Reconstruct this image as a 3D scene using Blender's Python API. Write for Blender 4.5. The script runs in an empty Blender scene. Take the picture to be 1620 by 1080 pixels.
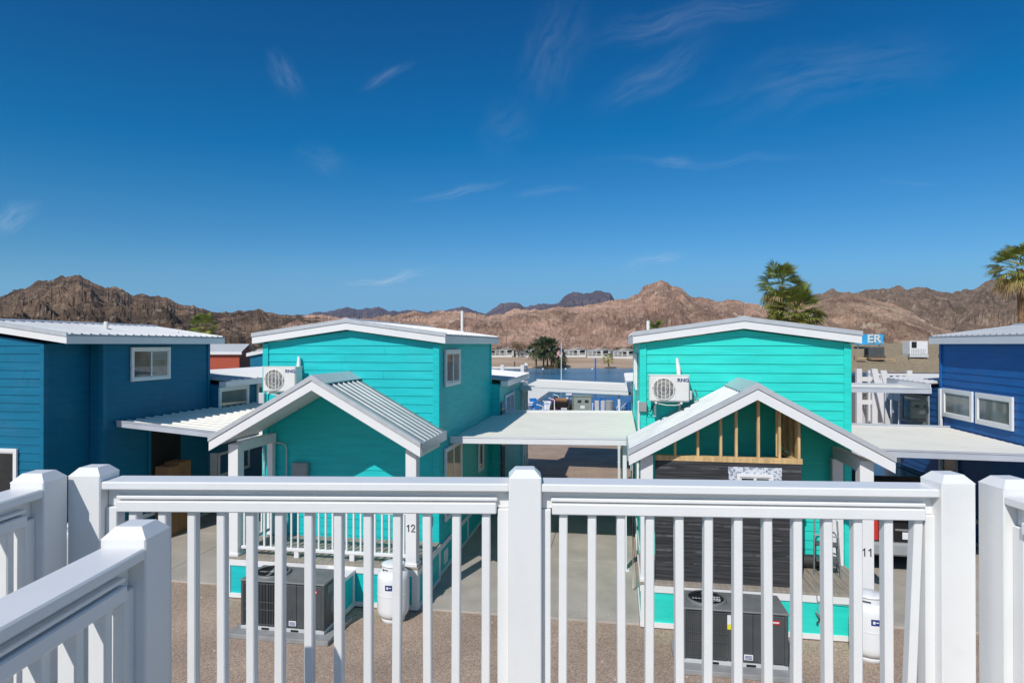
import bpy, bmesh, math, random
import numpy as np
from mathutils import Matrix, Vector, noise as mn

random.seed(7)
R = math.radians
scn = bpy.context.scene
COL = scn.collection
CH = 4.6                        # eye height above the yard
YAW = R(-9.5)                   # the row of houses is turned a little against the view

# ------------------------------------------------------------------ materials
def new_mat(name):
    m = bpy.data.materials.new(name); m.use_nodes = True
    nt = m.node_tree
    return m, nt, nt.nodes, nt.links, nt.nodes['Principled BSDF']

def pm(name, col, rough=.5, var=.1, vs=4., bump=0., bs=60., metal=0., stretch=(1, 1, 1), col2=None,
       lo=.35, hi=.65, spec=.5, dirt=0., dirtcol=(.2, .17, .14), ds=1.5, coord='Object', det=4.):
    m, nt, N, L, b = new_mat(name)
    tc = N.new('ShaderNodeTexCoord')
    mp = N.new('ShaderNodeMapping'); mp.inputs['Scale'].default_value = stretch
    L.new(tc.outputs[coord], mp.inputs['Vector'])
    nz = N.new('ShaderNodeTexNoise'); nz.inputs['Scale'].default_value = vs; nz.inputs['Detail'].default_value = det
    L.new(mp.outputs[0], nz.inputs['Vector'])
    mr = N.new('ShaderNodeMapRange'); mr.inputs['From Min'].default_value = lo; mr.inputs['From Max'].default_value = hi
    L.new(nz.outputs['Fac'], mr.inputs['Value'])
    mx = N.new('ShaderNodeMix'); mx.data_type = 'RGBA'
    L.new(mr.outputs[0], mx.inputs['Factor'])
    a = [c * (1 - var) for c in col]
    c2 = [c * (1 + var) for c in col] if col2 is None else col2
    mx.inputs['A'].default_value = (*a, 1); mx.inputs['B'].default_value = (*c2, 1)
    out = mx.outputs['Result']
    if dirt:
        n2 = N.new('ShaderNodeTexNoise'); n2.inputs['Scale'].default_value = ds; n2.inputs['Detail'].default_value = 6
        n2.inputs['Roughness'].default_value = .7
        L.new(tc.outputs[coord], n2.inputs['Vector'])
        r2 = N.new('ShaderNodeMapRange'); r2.inputs['From Min'].default_value = .5; r2.inputs['From Max'].default_value = .8
        r2.inputs['To Max'].default_value = dirt
        L.new(n2.outputs['Fac'], r2.inputs['Value'])
        m2 = N.new('ShaderNodeMix'); m2.data_type = 'RGBA'
        L.new(r2.outputs[0], m2.inputs['Factor']); L.new(out, m2.inputs['A']); m2.inputs['B'].default_value = (*dirtcol, 1)
        out = m2.outputs['Result']
    L.new(out, b.inputs['Base Color'])
    b.inputs['Roughness'].default_value = rough; b.inputs['Metallic'].default_value = metal
    b.inputs['Specular IOR Level'].default_value = spec
    if bump:
        n3 = N.new('ShaderNodeTexNoise'); n3.inputs['Scale'].default_value = bs; n3.inputs['Detail'].default_value = 5
        L.new(mp.outputs[0], n3.inputs['Vector'])
        bp = N.new('ShaderNodeBump'); bp.inputs['Strength'].default_value = bump; bp.inputs['Distance'].default_value = .02
        L.new(n3.outputs['Fac'], bp.inputs['Height']); L.new(bp.outputs[0], b.inputs['Normal'])
    return m

def siding_mat(name, col, dirt=.32):
    return pm(name, col, rough=.45, spec=.28, var=.08, vs=2.2, stretch=(.6, .6, 6.06), bump=.10, bs=30, dirt=dirt,
              dirtcol=tuple(min(1, c * .85 + .06) for c in col), ds=1.3)

M = {}
M['teal'] = siding_mat('teal paint', (.012, .52, .535))
M['mint'] = siding_mat('turquoise paint', (.028, .665, .57))
M['blue'] = siding_mat('lake blue paint', (.004, .15, .27))
M['cobalt'] = siding_mat('cobalt paint', (.008, .125, .39))
M['rust'] = siding_mat('rust red paint', (.42, .085, .045))
M['white'] = pm('white paint', (.80, .80, .80), rough=.42, var=.025, vs=3, bump=.03, bs=25, dirt=.06, ds=3)
M['rail'] = pm('white vinyl', (.80, .80, .79), rough=.33, var=.02, vs=2.5, bump=.02, bs=18, dirt=.16, dirtcol=(.56, .52, .46), ds=6)
M['wmetal'] = pm('white metal', (.86, .83, .735), rough=.6, spec=.12, var=.03, vs=1.2, dirt=.10, dirtcol=(.5, .46, .4), ds=1.3)
M['gutter'] = pm('white gutter metal', (.76, .77, .78), rough=.35, var=.02, vs=2)
M['galv'] = pm('galvanised roofing', (.47, .485, .50), rough=.42, var=.07, vs=1.5, metal=.25, dirt=.08, ds=2)
M['gutter2'] = pm('grey gutter metal', (.47, .50, .56), rough=.35, var=.05, vs=2)
M['galvtrim'] = pm('galvanised trim', (.58, .60, .63), rough=.38, var=.05, vs=6, metal=.3)
M['porchmetal'] = pm('porch roofing', (.34, .37, .38), rough=.5, var=.1, vs=2, metal=.35)
M['whiteroof'] = pm('white roofing', (.56, .57, .58), rough=.4, var=.03, vs=2, dirt=.08, ds=1)
M['concrete'] = pm('concrete', (.425, .385, .335), rough=.85, var=.10, vs=1.3, bump=.1, bs=50, dirt=.55, dirtcol=(.22, .19, .165), ds=.8)
M['pad'] = pm('equipment pad', (.28, .28, .28), rough=.85, var=.1, vs=6, bump=.1)
M['deck'] = pm('deck boards', (.33, .29, .24), rough=.75, var=.16, vs=3, stretch=(8, .7, 1), bump=.1, bs=20)
M['lumber'] = pm('pine lumber', (.62, .42, .20), rough=.7, var=.18, vs=5, stretch=(4, 4, .6), bump=.05)
M['osb'] = pm('sheathing board', (.50, .32, .15), rough=.8, var=.3, vs=14, stretch=(1, 1, .35))
M['felt'] = pm('building felt', (.030, .031, .034), rough=.5, var=.25, vs=2.2, stretch=(.6, 1, 14), bump=.35, bs=5, col2=(.075, .075, .08), lo=.4, hi=.72)
M['tape'] = pm('printed flashing tape', (.66, .69, .74), rough=.4, var=.0, vs=26, col2=(.25, .29, .38), lo=.5, hi=.56, det=2)
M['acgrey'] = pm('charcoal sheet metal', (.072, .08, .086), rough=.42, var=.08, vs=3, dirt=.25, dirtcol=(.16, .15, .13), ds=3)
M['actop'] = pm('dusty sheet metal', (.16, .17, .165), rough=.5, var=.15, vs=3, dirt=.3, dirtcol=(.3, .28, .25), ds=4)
M['black'] = pm('black plastic', (.014, .014, .015), rough=.45, var=.2, vs=5)
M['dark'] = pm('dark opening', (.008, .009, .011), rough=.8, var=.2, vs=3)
M['ltgrey'] = pm('light grey steel', (.55, .57, .58), rough=.4, var=.05, vs=5)
M['grey'] = pm('grey enclosure', (.30, .32, .33), rough=.5, var=.06, vs=4)
M['split'] = pm('ivory sheet metal', (.76, .75, .71), rough=.4, var=.02, vs=4)
M['fan'] = pm('condenser fan', (.20, .19, .21), rough=.5, var=.35, vs=7, col2=(.33, .32, .28))
M['tank'] = pm('white enamel', (.82, .83, .84), rough=.25, var=.015, vs=3)
M['navy'] = pm('navy ink', (.012, .035, .20), rough=.5, var=.05)
M['red'] = pm('red paint', (.60, .03, .025), rough=.4, var=.05)
M['yellow'] = pm('yellow sticker', (.75, .70, .03), rough=.5, var=.05)
M['label'] = pm('paper label', (.75, .76, .78), rough=.5, var=.05)
M['chrome'] = pm('bright steel', (.62, .63, .65), rough=.25, var=.05, metal=.9)
M['steelgrey'] = pm('grey tube steel', (.30, .31, .32), rough=.35, var=.08, metal=.6)
M['card'] = pm('cardboard', (.30, .165, .075), rough=.85, var=.12, vs=3)
M['carblk'] = pm('black car paint', (.012, .013, .016), rough=.16, var=.1)
M['rubber'] = pm('rubber', (.02, .02, .02), rough=.8, var=.2)
M['signblue'] = pm('sign blue', (.03, .36, .72), rough=.5, var=.1, vs=2)
M['signpale'] = pm('sign pale blue', (.30, .66, .80), rough=.5, var=.05)
M['signdark'] = pm('sign letter blue', (.02, .16, .40), rough=.5, var=.05)
M['bluepaint'] = pm('bright blue paint', (.014, .17, .52), rough=.4, var=.08)
M['padgreen'] = pm('grey green enclosure', (.27, .32, .29), rough=.5, var=.06, vs=3)
M['trunk'] = pm('palm trunk', (.23, .135, .07), rough=.9, var=.3, vs=3, stretch=(1, 1, 4), bump=.5, bs=12)
M['wood'] = pm('weathered wood', (.16, .11, .08), rough=.85, var=.25, vs=5, stretch=(3, 3, .6))
def leaf(name, c):
    m = pm(name, c, rough=.5, var=.3, vs=1.6, spec=.3)
    N, L = m.node_tree.nodes, m.node_tree.links; b = N['Principled BSDF']
    tr = N.new('ShaderNodeBsdfTranslucent'); mx = N.new('ShaderNodeMixShader'); mx.inputs[0].default_value = .35
    L.new(b.inputs['Base Color'].links[0].from_socket, tr.inputs['Color']); L.new(b.outputs[0], mx.inputs[1]); L.new(tr.outputs[0], mx.inputs[2]); L.new(mx.outputs[0], N['Material Output'].inputs['Surface'])
    return m
M['frond'] = leaf('green frond', (.21, .245, .05))
M['frond2'] = leaf('yellow green frond', (.42, .38, .08))
M['frond3'] = leaf('dry frond', (.46, .34, .16))
M['farfrond'] = leaf('dark frond', (.10, .125, .05))
M['twig'] = leaf('dry foliage', (.17, .12, .05))
M['shrub'] = leaf('shrub foliage', (.10, .105, .045))
M['farwall'] = pm('pale siding', (.50, .50, .48), rough=.7, var=.05)
M['greywall'] = pm('grey siding', (.28, .29, .32), rough=.7, var=.05)
M['farroof'] = pm('pale shingle roof', (.52, .49, .45), rough=.8, var=.1, vs=2)
M['tanroof'] = pm('gravel roof', (.30, .235, .15), rough=.95, var=.22, vs=5, bump=.3, bs=20, dirt=.4, dirtcol=(.20, .17, .10), ds=.8)
M['offwhite'] = pm('faded white paint', (.70, .68, .64), rough=.6, var=.05)
M['dwhite'] = pm('deck white paint', (.72, .71, .70), rough=.5, var=.04)
M['mag'] = pm('magenta fabric', (.35, .02, .12), rough=.8, var=.1)

def glass_mat(name, col, var=.45, rough=.04, vs=1.6):
    m = pm(name, col, rough=rough, var=var, vs=vs, stretch=(1, 1, .6), spec=.9)
    m.node_tree.nodes['Principled BSDF'].inputs['IOR'].default_value = 1.55
    return m
M['glass'] = glass_mat('window glass', (.085, .105, .10))  # reflections of the sunlit surroundings are put into this green-grey base colour
M['glassdk'] = glass_mat('dark window glass', (.018, .024, .028))
M['glasstan'] = glass_mat('tan toned window glass', (.40, .33, .20), var=.12, vs=3)  # beige reflections of the tall side window are painted into this base colour
M['glasspale'] = glass_mat('pale window glass', (.16, .185, .165), var=.35)
M['glassteal'] = glass_mat('blue green window glass', (.03, .13, .15), var=.7, vs=2.5)
M['blind'] = pm('window blind', (.26, .28, .27), rough=.35, var=.1)
M['carglass'] = glass_mat('tinted car glass', (.010, .013, .015), rough=.03)

# gravel yard turning to pale river sand further out
def ground_mat():
    m, nt, N, L, b = new_mat('gravel and sand')
    geo = N.new('ShaderNodeNewGeometry')
    v = N.new('ShaderNodeTexVoronoi'); v.inputs['Scale'].default_value = 70
    L.new(geo.outputs['Position'], v.inputs['Vector'])
    cr = N.new('ShaderNodeValToRGB'); e = cr.color_ramp
    e.elements[0].position = 0; e.elements[0].color = (.27, .19, .145, 1)
    e.elements[1].position = 1; e.elements[1].color = (.60, .48, .39, 1)
    x = e.elements.new(.45); x.color = (.43, .32, .245, 1)
    x = e.elements.new(.9); x.color = (.54, .42, .33, 1)
    sx = N.new('ShaderNodeSeparateColor'); L.new(v.outputs['Color'], sx.inputs[0])
    L.new(sx.outputs[0], cr.inputs['Fac'])
    n = N.new('ShaderNodeTexNoise'); n.inputs['Scale'].default_value = .8; n.inputs['Detail'].default_value = 6
    L.new(geo.outputs['Position'], n.inputs['Vector'])
    mr = N.new('ShaderNodeMapRange'); mr.inputs['From Min'].default_value = .3; mr.inputs['From Max'].default_value = .7
    mr.inputs['To Min'].default_value = .82; mr.inputs['To Max'].default_value = 1.12
    L.new(n.outputs['Fac'], mr.inputs['Value'])
    mu = N.new('ShaderNodeMix'); mu.data_type = 'RGBA'; mu.blend_type = 'MULTIPLY'; mu.inputs['Factor'].default_value = 1
    L.new(cr.outputs[0], mu.inputs['A']); L.new(mr.outputs[0], mu.inputs['B'])
    n2 = N.new('ShaderNodeTexNoise'); n2.inputs['Scale'].default_value = .12; n2.inputs['Detail'].default_value = 8
    mp = N.new('ShaderNodeMapping'); mp.inputs['Scale'].default_value = (.25, 1, 1)
    L.new(geo.outputs['Position'], mp.inputs['Vector']); L.new(mp.outputs[0], n2.inputs['Vector'])
    sand = N.new('ShaderNodeMix'); sand.data_type = 'RGBA'
    sand.inputs['A'].default_value = (.40, .28, .19, 1); sand.inputs['B'].default_value = (.56, .43, .31, 1)
    m2 = N.new('ShaderNodeMapRange'); m2.inputs['From Min'].default_value = .35; m2.inputs['From Max'].default_value = .65
    L.new(n2.outputs['Fac'], m2.inputs['Value']); L.new(m2.outputs[0], sand.inputs['Factor'])
    sp = N.new('ShaderNodeSeparateXYZ'); L.new(geo.outputs['Position'], sp.inputs[0])
    m3 = N.new('ShaderNodeMapRange'); m3.inputs['From Min'].default_value = 30; m3.inputs['From Max'].default_value = 60
    L.new(sp.outputs['Y'], m3.inputs['Value'])
    fx = N.new('ShaderNodeMix'); fx.data_type = 'RGBA'
    L.new(m3.outputs[0], fx.inputs['Factor']); L.new(mu.outputs['Result'], fx.inputs['A']); L.new(sand.outputs['Result'], fx.inputs['B'])
    L.new(fx.outputs['Result'], b.inputs['Base Color']); b.inputs['Roughness'].default_value = .95
    b.inputs['Specular IOR Level'].default_value = .1
    bp = N.new('ShaderNodeBump'); bp.inputs['Strength'].default_value = .5; bp.inputs['Distance'].default_value = .02
    L.new(v.outputs['Distance'], bp.inputs['Height']); L.new(bp.outputs[0], b.inputs['Normal'])
    return m

def hill_mat(name, dark, mid, pale, sc=.012, spots=.5, out=.67, fine=.12):
    m, nt, N, L, b = new_mat(name)
    geo = N.new('ShaderNodeNewGeometry')
    def nz(s, d=8, r=.62, st=None):
        n = N.new('ShaderNodeTexNoise'); n.inputs['Scale'].default_value = s; n.inputs['Detail'].default_value = d
        n.inputs['Roughness'].default_value = r
        if st:
            mp = N.new('ShaderNodeMapping'); mp.inputs['Scale'].default_value = st
            L.new(geo.outputs['Position'], mp.inputs['Vector']); L.new(mp.outputs[0], n.inputs['Vector'])
        else:
            L.new(geo.outputs['Position'], n.inputs['Vector'])
        return n
    def rng(src, a, c, to0=0, to1=1):
        r = N.new('ShaderNodeMapRange'); r.inputs['From Min'].default_value = a; r.inputs['From Max'].default_value = c
        r.inputs['To Min'].default_value = to0; r.inputs['To Max'].default_value = to1
        L.new(src, r.inputs['Value']); return r.outputs[0]
    def mix(f, A, B):
        x = N.new('ShaderNodeMix'); x.data_type = 'RGBA'
        if isinstance(f, float): x.inputs['Factor'].default_value = f
        else: L.new(f, x.inputs['Factor'])
        for k, s in (('A', A), ('B', B)):
            if isinstance(s, tuple): x.inputs[k].default_value = (*s, 1)
            else: L.new(s, x.inputs[k])
        return x.outputs['Result']
    big = nz(sc); c = mix(rng(big.outputs['Fac'], .38, .62), dark, mid)
    st = nz(sc * 3.2, 9, .7, (1, 1, 2.2)); c = mix(rng(st.outputs['Fac'], .51, .62, 0, .6), c, dark)
    fn = nz(fine, 6, .7); c = mix(rng(fn.outputs['Fac'], .52, .66, 0, .45), c, tuple(x * .75 for x in dark))
    p = nz(sc * 1.7, 9, .72); c = mix(rng(p.outputs['Fac'], out, out + .05, 0, .85), c, pale)
    pp = nz(fine * 1.4, 5, .7); c = mix(rng(pp.outputs['Fac'], .53, .66, 0, .5), c, pale)
    vo = N.new('ShaderNodeTexVoronoi'); vo.inputs['Scale'].default_value = fine * 1.6; vo.inputs['Randomness'].default_value = 1
    L.new(geo.outputs['Position'], vo.inputs['Vector'])
    c = mix(rng(vo.outputs['Distance'], .16, .26, spots, 0), c, (.05, .042, .028))
    L.new(c, b.inputs['Base Color']); b.inputs['Roughness'].default_value = .95; b.inputs['Specular IOR Level'].default_value = .1
    bn = nz(fine * .7, 8, .75)
    bp = N.new('ShaderNodeBump'); bp.inputs['Strength'].default_value = .9; bp.inputs['Distance'].default_value = 5
    L.new(bn.outputs['Fac'], bp.inputs['Height'])
    b2 = nz(fine * 3.5, 6, .7); bq = N.new('ShaderNodeBump'); bq.inputs['Strength'].default_value = .8; bq.inputs['Distance'].default_value = 1.6
    L.new(b2.outputs['Fac'], bq.inputs['Height']); L.new(bp.outputs[0], bq.inputs['Normal']); L.new(bq.outputs[0], b.inputs['Normal'])
    return m

def water_mat():
    m, nt, N, L, b = new_mat('river water')
    geo = N.new('ShaderNodeNewGeometry')
    mp = N.new('ShaderNodeMapping'); mp.inputs['Scale'].default_value = (.5, 1, 1)
    L.new(geo.outputs['Position'], mp.inputs['Vector'])
    n = N.new('ShaderNodeTexNoise'); n.inputs['Scale'].default_value = .9; n.inputs['Detail'].default_value = 7
    n.inputs['Roughness'].default_value = .65
    L.new(mp.outputs[0], n.inputs['Vector'])
    n2 = N.new('ShaderNodeTexNoise'); n2.inputs['Scale'].default_value = .05; n2.inputs['Detail'].default_value = 4
    mp2 = N.new('ShaderNodeMapping'); mp2.inputs['Scale'].default_value = (.2, 1, 1)
    L.new(geo.outputs['Position'], mp2.inputs['Vector']); L.new(mp2.outputs[0], n2.inputs['Vector'])
    mx = N.new('ShaderNodeMix'); mx.data_type = 'RGBA'
    mx.inputs['A'].default_value = (.025, .115, .205, 1); mx.inputs['B'].default_value = (.08, .20, .30, 1)
    mr = N.new('ShaderNodeMapRange'); mr.inputs['From Min'].default_value = .35; mr.inputs['From Max'].default_value = .65
    L.new(n2.outputs['Fac'], mr.inputs['Value']); L.new(mr.outputs[0], mx.inputs['Factor'])
    L.new(mx.outputs['Result'], b.inputs['Base Color'])
    b.inputs['Roughness'].default_value = .2; b.inputs['Specular IOR Level'].default_value = .4
    bp = N.new('ShaderNodeBump'); bp.inputs['Strength'].default_value = 1; bp.inputs['Distance'].default_value = .35
    L.new(n.outputs['Fac'], bp.inputs['Height']); L.new(bp.outputs[0], b.inputs['Normal'])
    return m

# ------------------------------------------------------------------ mesh builder
class MB:
    def __init__(s, M4=None):
        s.v = []; s.f = []; s.sm = []; s.mi = []; s.M = M4; s.cur = 0
    def add(s, vs, fs, smooth=False, T=None):
        o = len(s.v)
        for p in vs:
            p = Vector(p)
            if T is not None: p = T @ p
            if s.M is not None: p = s.M @ p
            s.v.append(p)
        for f in fs:
            s.f.append([i + o for i in f]); s.sm.append(smooth); s.mi.append(s.cur)
    def box(s, x0, x1, y0, y1, z0, z1, b=0., T=None):
        if x1 < x0: x0, x1 = x1, x0
        if y1 < y0: y0, y1 = y1, y0
        if z1 < z0: z0, z1 = z1, z0
        if b <= 0:
            v = [(x, y, z) for z in (z0, z1) for y in (y0, y1) for x in (x0, x1)]
            f = [(0, 2, 3, 1), (4, 5, 7, 6), (0, 1, 5, 4), (2, 6, 7, 3), (0, 4, 6, 2), (1, 3, 7, 5)]
            s.add(v, f, T=T); return
        b = min(b, (x1 - x0) * .45, (y1 - y0) * .45, (z1 - z0) * .45)
        X = (x0, x1); Y = (y0, y1); Z = (z0, z1); v = []; ix = {}
        for i in (0, 1):
            for j in (0, 1):
                for k in (0, 1):
                    bx, by, bz = (b if i == 0 else -b), (b if j == 0 else -b), (b if k == 0 else -b)
                    ix[i, j, k, 0] = len(v); v.append((X[i], Y[j] + by, Z[k] + bz))
                    ix[i, j, k, 1] = len(v); v.append((X[i] + bx, Y[j], Z[k] + bz))
                    ix[i, j, k, 2] = len(v); v.append((X[i] + bx, Y[j] + by, Z[k]))
        f = []
        for i in (0, 1): f.append([ix[i, 0, 0, 0], ix[i, 1, 0, 0], ix[i, 1, 1, 0], ix[i, 0, 1, 0]])
        for j in (0, 1): f.append([ix[0, j, 0, 1], ix[1, j, 0, 1], ix[1, j, 1, 1], ix[0, j, 1, 1]])
        for k in (0, 1): f.append([ix[0, 0, k, 2], ix[1, 0, k, 2], ix[1, 1, k, 2], ix[0, 1, k, 2]])
        for i in (0, 1):
            for j in (0, 1): f.append([ix[i, j, 0, 0], ix[i, j, 1, 0], ix[i, j, 1, 1], ix[i, j, 0, 1]])
            for k in (0, 1): f.append([ix[i, 0, k, 0], ix[i, 1, k, 0], ix[i, 1, k, 2], ix[i, 0, k, 2]])
        for j in (0, 1):
            for k in (0, 1): f.append([ix[0, j, k, 1], ix[1, j, k, 1], ix[1, j, k, 2], ix[0, j, k, 2]])
        for i in (0, 1):
            for j in (0, 1):
                for k in (0, 1): f.append([ix[i, j, k, 0], ix[i, j, k, 1], ix[i, j, k, 2]])
        s.add(v, f, T=T)
    def prism(s, poly, d0, d1, plane='xz', T=None):
        """extrude a polygon; plane xz: along y, yz: along x, xy: along z"""
        def P(a, c, d): return (a, d, c) if plane == 'xz' else (d, a, c) if plane == 'yz' else (a, c, d)
        n = len(poly)
        v = [P(a, c, d0) for a, c in poly] + [P(a, c, d1) for a, c in poly]
        f = [list(range(n)), list(range(n, 2 * n))] + [[i, (i + 1) % n, n + (i + 1) % n, n + i] for i in range(n)]
        s.add(v, f, T=T)
    def poly(s, pts, T=None): s.add(pts, [list(range(len(pts)))], T=T)
    def tube(s, pts, r, n=8, closed=False, T=None, smooth=True):
        pts = [Vector(p) for p in pts]; m = len(pts); v = []
        rr = r if isinstance(r, (list, tuple)) else [r] * m
        for i, p in enumerate(pts):
            a = pts[(i - 1) % m] if (i or closed) else p; c = pts[(i + 1) % m] if (i < m - 1 or closed) else p
            d = (c - a).normalized()
            u = d.cross(Vector((0, 0, 1)));
            if u.length < 1e-3: u = d.cross(Vector((1, 0, 0)))
            u.normalize(); w = d.cross(u)
            for k in range(n):
                t = 2 * math.pi * k / n + math.pi / n
                v.append(p + (u * math.cos(t) + w * math.sin(t)) * rr[i])
        f = []
        for i in range(m if closed else m - 1):
            for k in range(n):
                j = (i + 1) % m
                f.append([i * n + k, i * n + (k + 1) % n, j * n + (k + 1) % n, j * n + k])
        s.add(v, f, smooth, T)
        if not closed:
            s.add(v[:n], [list(range(n))], False, T); s.add(v[-n:], [list(range(n))], False, T)
    def lathe(s, prof, c=(0, 0, 0), n=24, T=None, smooth=True):
        v = []; f = []
        for r, z in prof:
            for k in range(n):
                t = 2 * math.pi * k / n
                v.append((c[0] + r * math.cos(t), c[1] + r * math.sin(t), c[2] + z))
        for i in range(len(prof) - 1):
            for k in range(n): f.append([i * n + k, i * n + (k + 1) % n, (i + 1) * n + (k + 1) % n, (i + 1) * n + k])
        s.add(v, f, smooth, T)
    def build(s, name, mats, parent=None, recalc=True):
        me = bpy.data.meshes.new(name)
        if not isinstance(mats, (list, tuple)): mats = [mats]
        me.from_pydata(s.v, [], s.f)
        me.polygons.foreach_set('use_smooth', s.sm); me.polygons.foreach_set('material_index', s.mi)
        for m in mats: me.materials.append(m)
        if recalc:
            bm = bmesh.new(); bm.from_mesh(me); bmesh.ops.recalc_face_normals(bm, faces=bm.faces); bm.to_mesh(me); bm.free()
        me.update()
        o = bpy.data.objects.new(name, me); COL.objects.link(o)
        if parent is not None: o.parent = parent
        return o

def tag(o, label, cat, group=None):
    o['label'] = label; o['category'] = cat
    if group: o['group'] = group
    return o
def thing(name, label, cat, loc=(0, 0, 0), rz=0., group=None):
    o = bpy.data.objects.new(name, None); COL.objects.link(o); o.empty_display_size = .2
    o.location = loc; o.rotation_euler = (0, 0, rz)
    return tag(o, label, cat, group)
def struct(o, kind='structure'): o['kind'] = kind; return o
def text(name, s, size, loc, rot, mat, parent, ext=.002, align='CENTER', sx=1., bold=0.):
    cu = bpy.data.curves.new(name, 'FONT'); cu.body = s; cu.size = size; cu.extrude = ext; cu.align_x = align; cu.align_y = 'CENTER'
    cu.offset = bold
    cu.materials.append(mat)
    tmp = bpy.data.objects.new(name, cu); COL.objects.link(tmp)
    dg = bpy.context.evaluated_depsgraph_get(); me = bpy.data.meshes.new_from_object(tmp.evaluated_get(dg))
    bpy.data.objects.remove(tmp); bpy.data.curves.remove(cu); me.materials.clear(); me.materials.append(mat)
    o = bpy.data.objects.new(name, me); COL.objects.link(o); o.location = loc; o.rotation_euler = rot; o.scale = (sx, 1, 1)
    if parent is not None: o.parent = parent
    return o
FRONT = (R(90), 0, 0)

def clip(poly, a, b, c):
    """keep a*x+b*z<=c"""
    out = []
    for i in range(len(poly)):
        p, q = poly[i], poly[(i + 1) % len(poly)]
        fp, fq = a * p[0] + b * p[1] - c, a * q[0] + b * q[1] - c
        if fp <= 0: out.append(p)
        if (fp < 0 < fq) or (fq < 0 < fp):
            t = fp / (fp - fq); out.append((p[0] + (q[0] - p[0]) * t, p[1] + (q[1] - p[1]) * t))
    return out
def lap(mb, O, U, Nn, w, z0, z1, cuts=(), e=.165, th=.014, u0=0.):
    """lap siding: boards tilted outwards at their lower edge"""
    O = Vector(O); U = Vector(U); Nn = Vector(Nn); z = z0
    while z < z1 - 1e-4:
        zt = min(z + e, z1); p = [(u0, z), (w, z), (w, zt), (u0, zt)]
        for c in cuts: p = clip(p, *c) if p else p
        if len(p) > 2:
            th_ = th + random.uniform(-.002, .002); dz = random.uniform(-.0022, .0022)
            def W(a, h, o): return O + U * a + Nn * o + Vector((0, 0, h + (dz if h - z < .001 else 0)))
            xs_ = [u0] + sorted(random.uniform(u0, w) for _ in range(max(1, int((w - u0) / 2.2)))) + [w]
            for xa, xb in zip(xs_, xs_[1:]):
                g = clip(clip(p, 1, 0, xb - .002), -1, 0, -(xa + .002))
                if len(g) < 3 or xb - xa < .02: continue
                mb.add([W(a, h, .003 + th_ * (1 - (h - z) / e)) for a, h in g], [list(range(len(g)))])
                lo = [a for a, h in g if abs(h - z) < 1e-5]
                if len(lo) >= 2:
                    a, c = min(lo), max(lo)
                    mb.add([W(a, z, .0), W(c, z, .0), W(c, z, .003 + th_), W(a, z, .003 + th_)], [[0, 1, 2, 3]])
        z += e

def ribs_profile(y0, y1, pitch, w, h, base=0.):
    """(y, dz) profile of a ribbed metal sheet"""
    pr = [(y0, base)]; y = y0 + pitch * .5
    while y + w < y1:
        pr += [(y - w * .8, base), (y - w * .45, base + h), (y + w * .45, base + h), (y + w * .8, base)]; y += pitch
    pr.append((y1, base)); return pr
def ribbed(mb, xa, za, xb, zb, y0, y1, pitch=.23, w=.04, h=.022, thick=.03, along='y'):
    """sheet sloping from (xa,za) to (xb,zb), ribs running down the slope, repeated along y (or along x with along='x')"""
    pr = ribs_profile(y0, y1, pitch, w, h); n = len(pr); v = []
    for X, Z in ((xa, za), (xb, zb)):
        for y, d in pr: v.append((X, y, Z + d) if along == 'y' else (y, X, Z + d))
    for X, Z in ((xa, za), (xb, zb)):
        for y, d in pr: v.append((X, y, Z - thick) if along == 'y' else (y, X, Z - thick))
    f = []
    for i in range(n - 1):
        f.append([i, i + 1, n + i + 1, n + i]); f.append([2 * n + i, 2 * n + i + 1, 3 * n + i + 1, 3 * n + i])
        f.append([i, i + 1, 2 * n + i + 1, 2 * n + i]); f.append([n + i, n + i + 1, 3 * n + i + 1, 3 * n + i])
    f.append([0, n, 3 * n, 2 * n]); f.append([n - 1, 2 * n - 1, 4 * n - 1, 3 * n - 1])
    mb.add(v, f)

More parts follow.
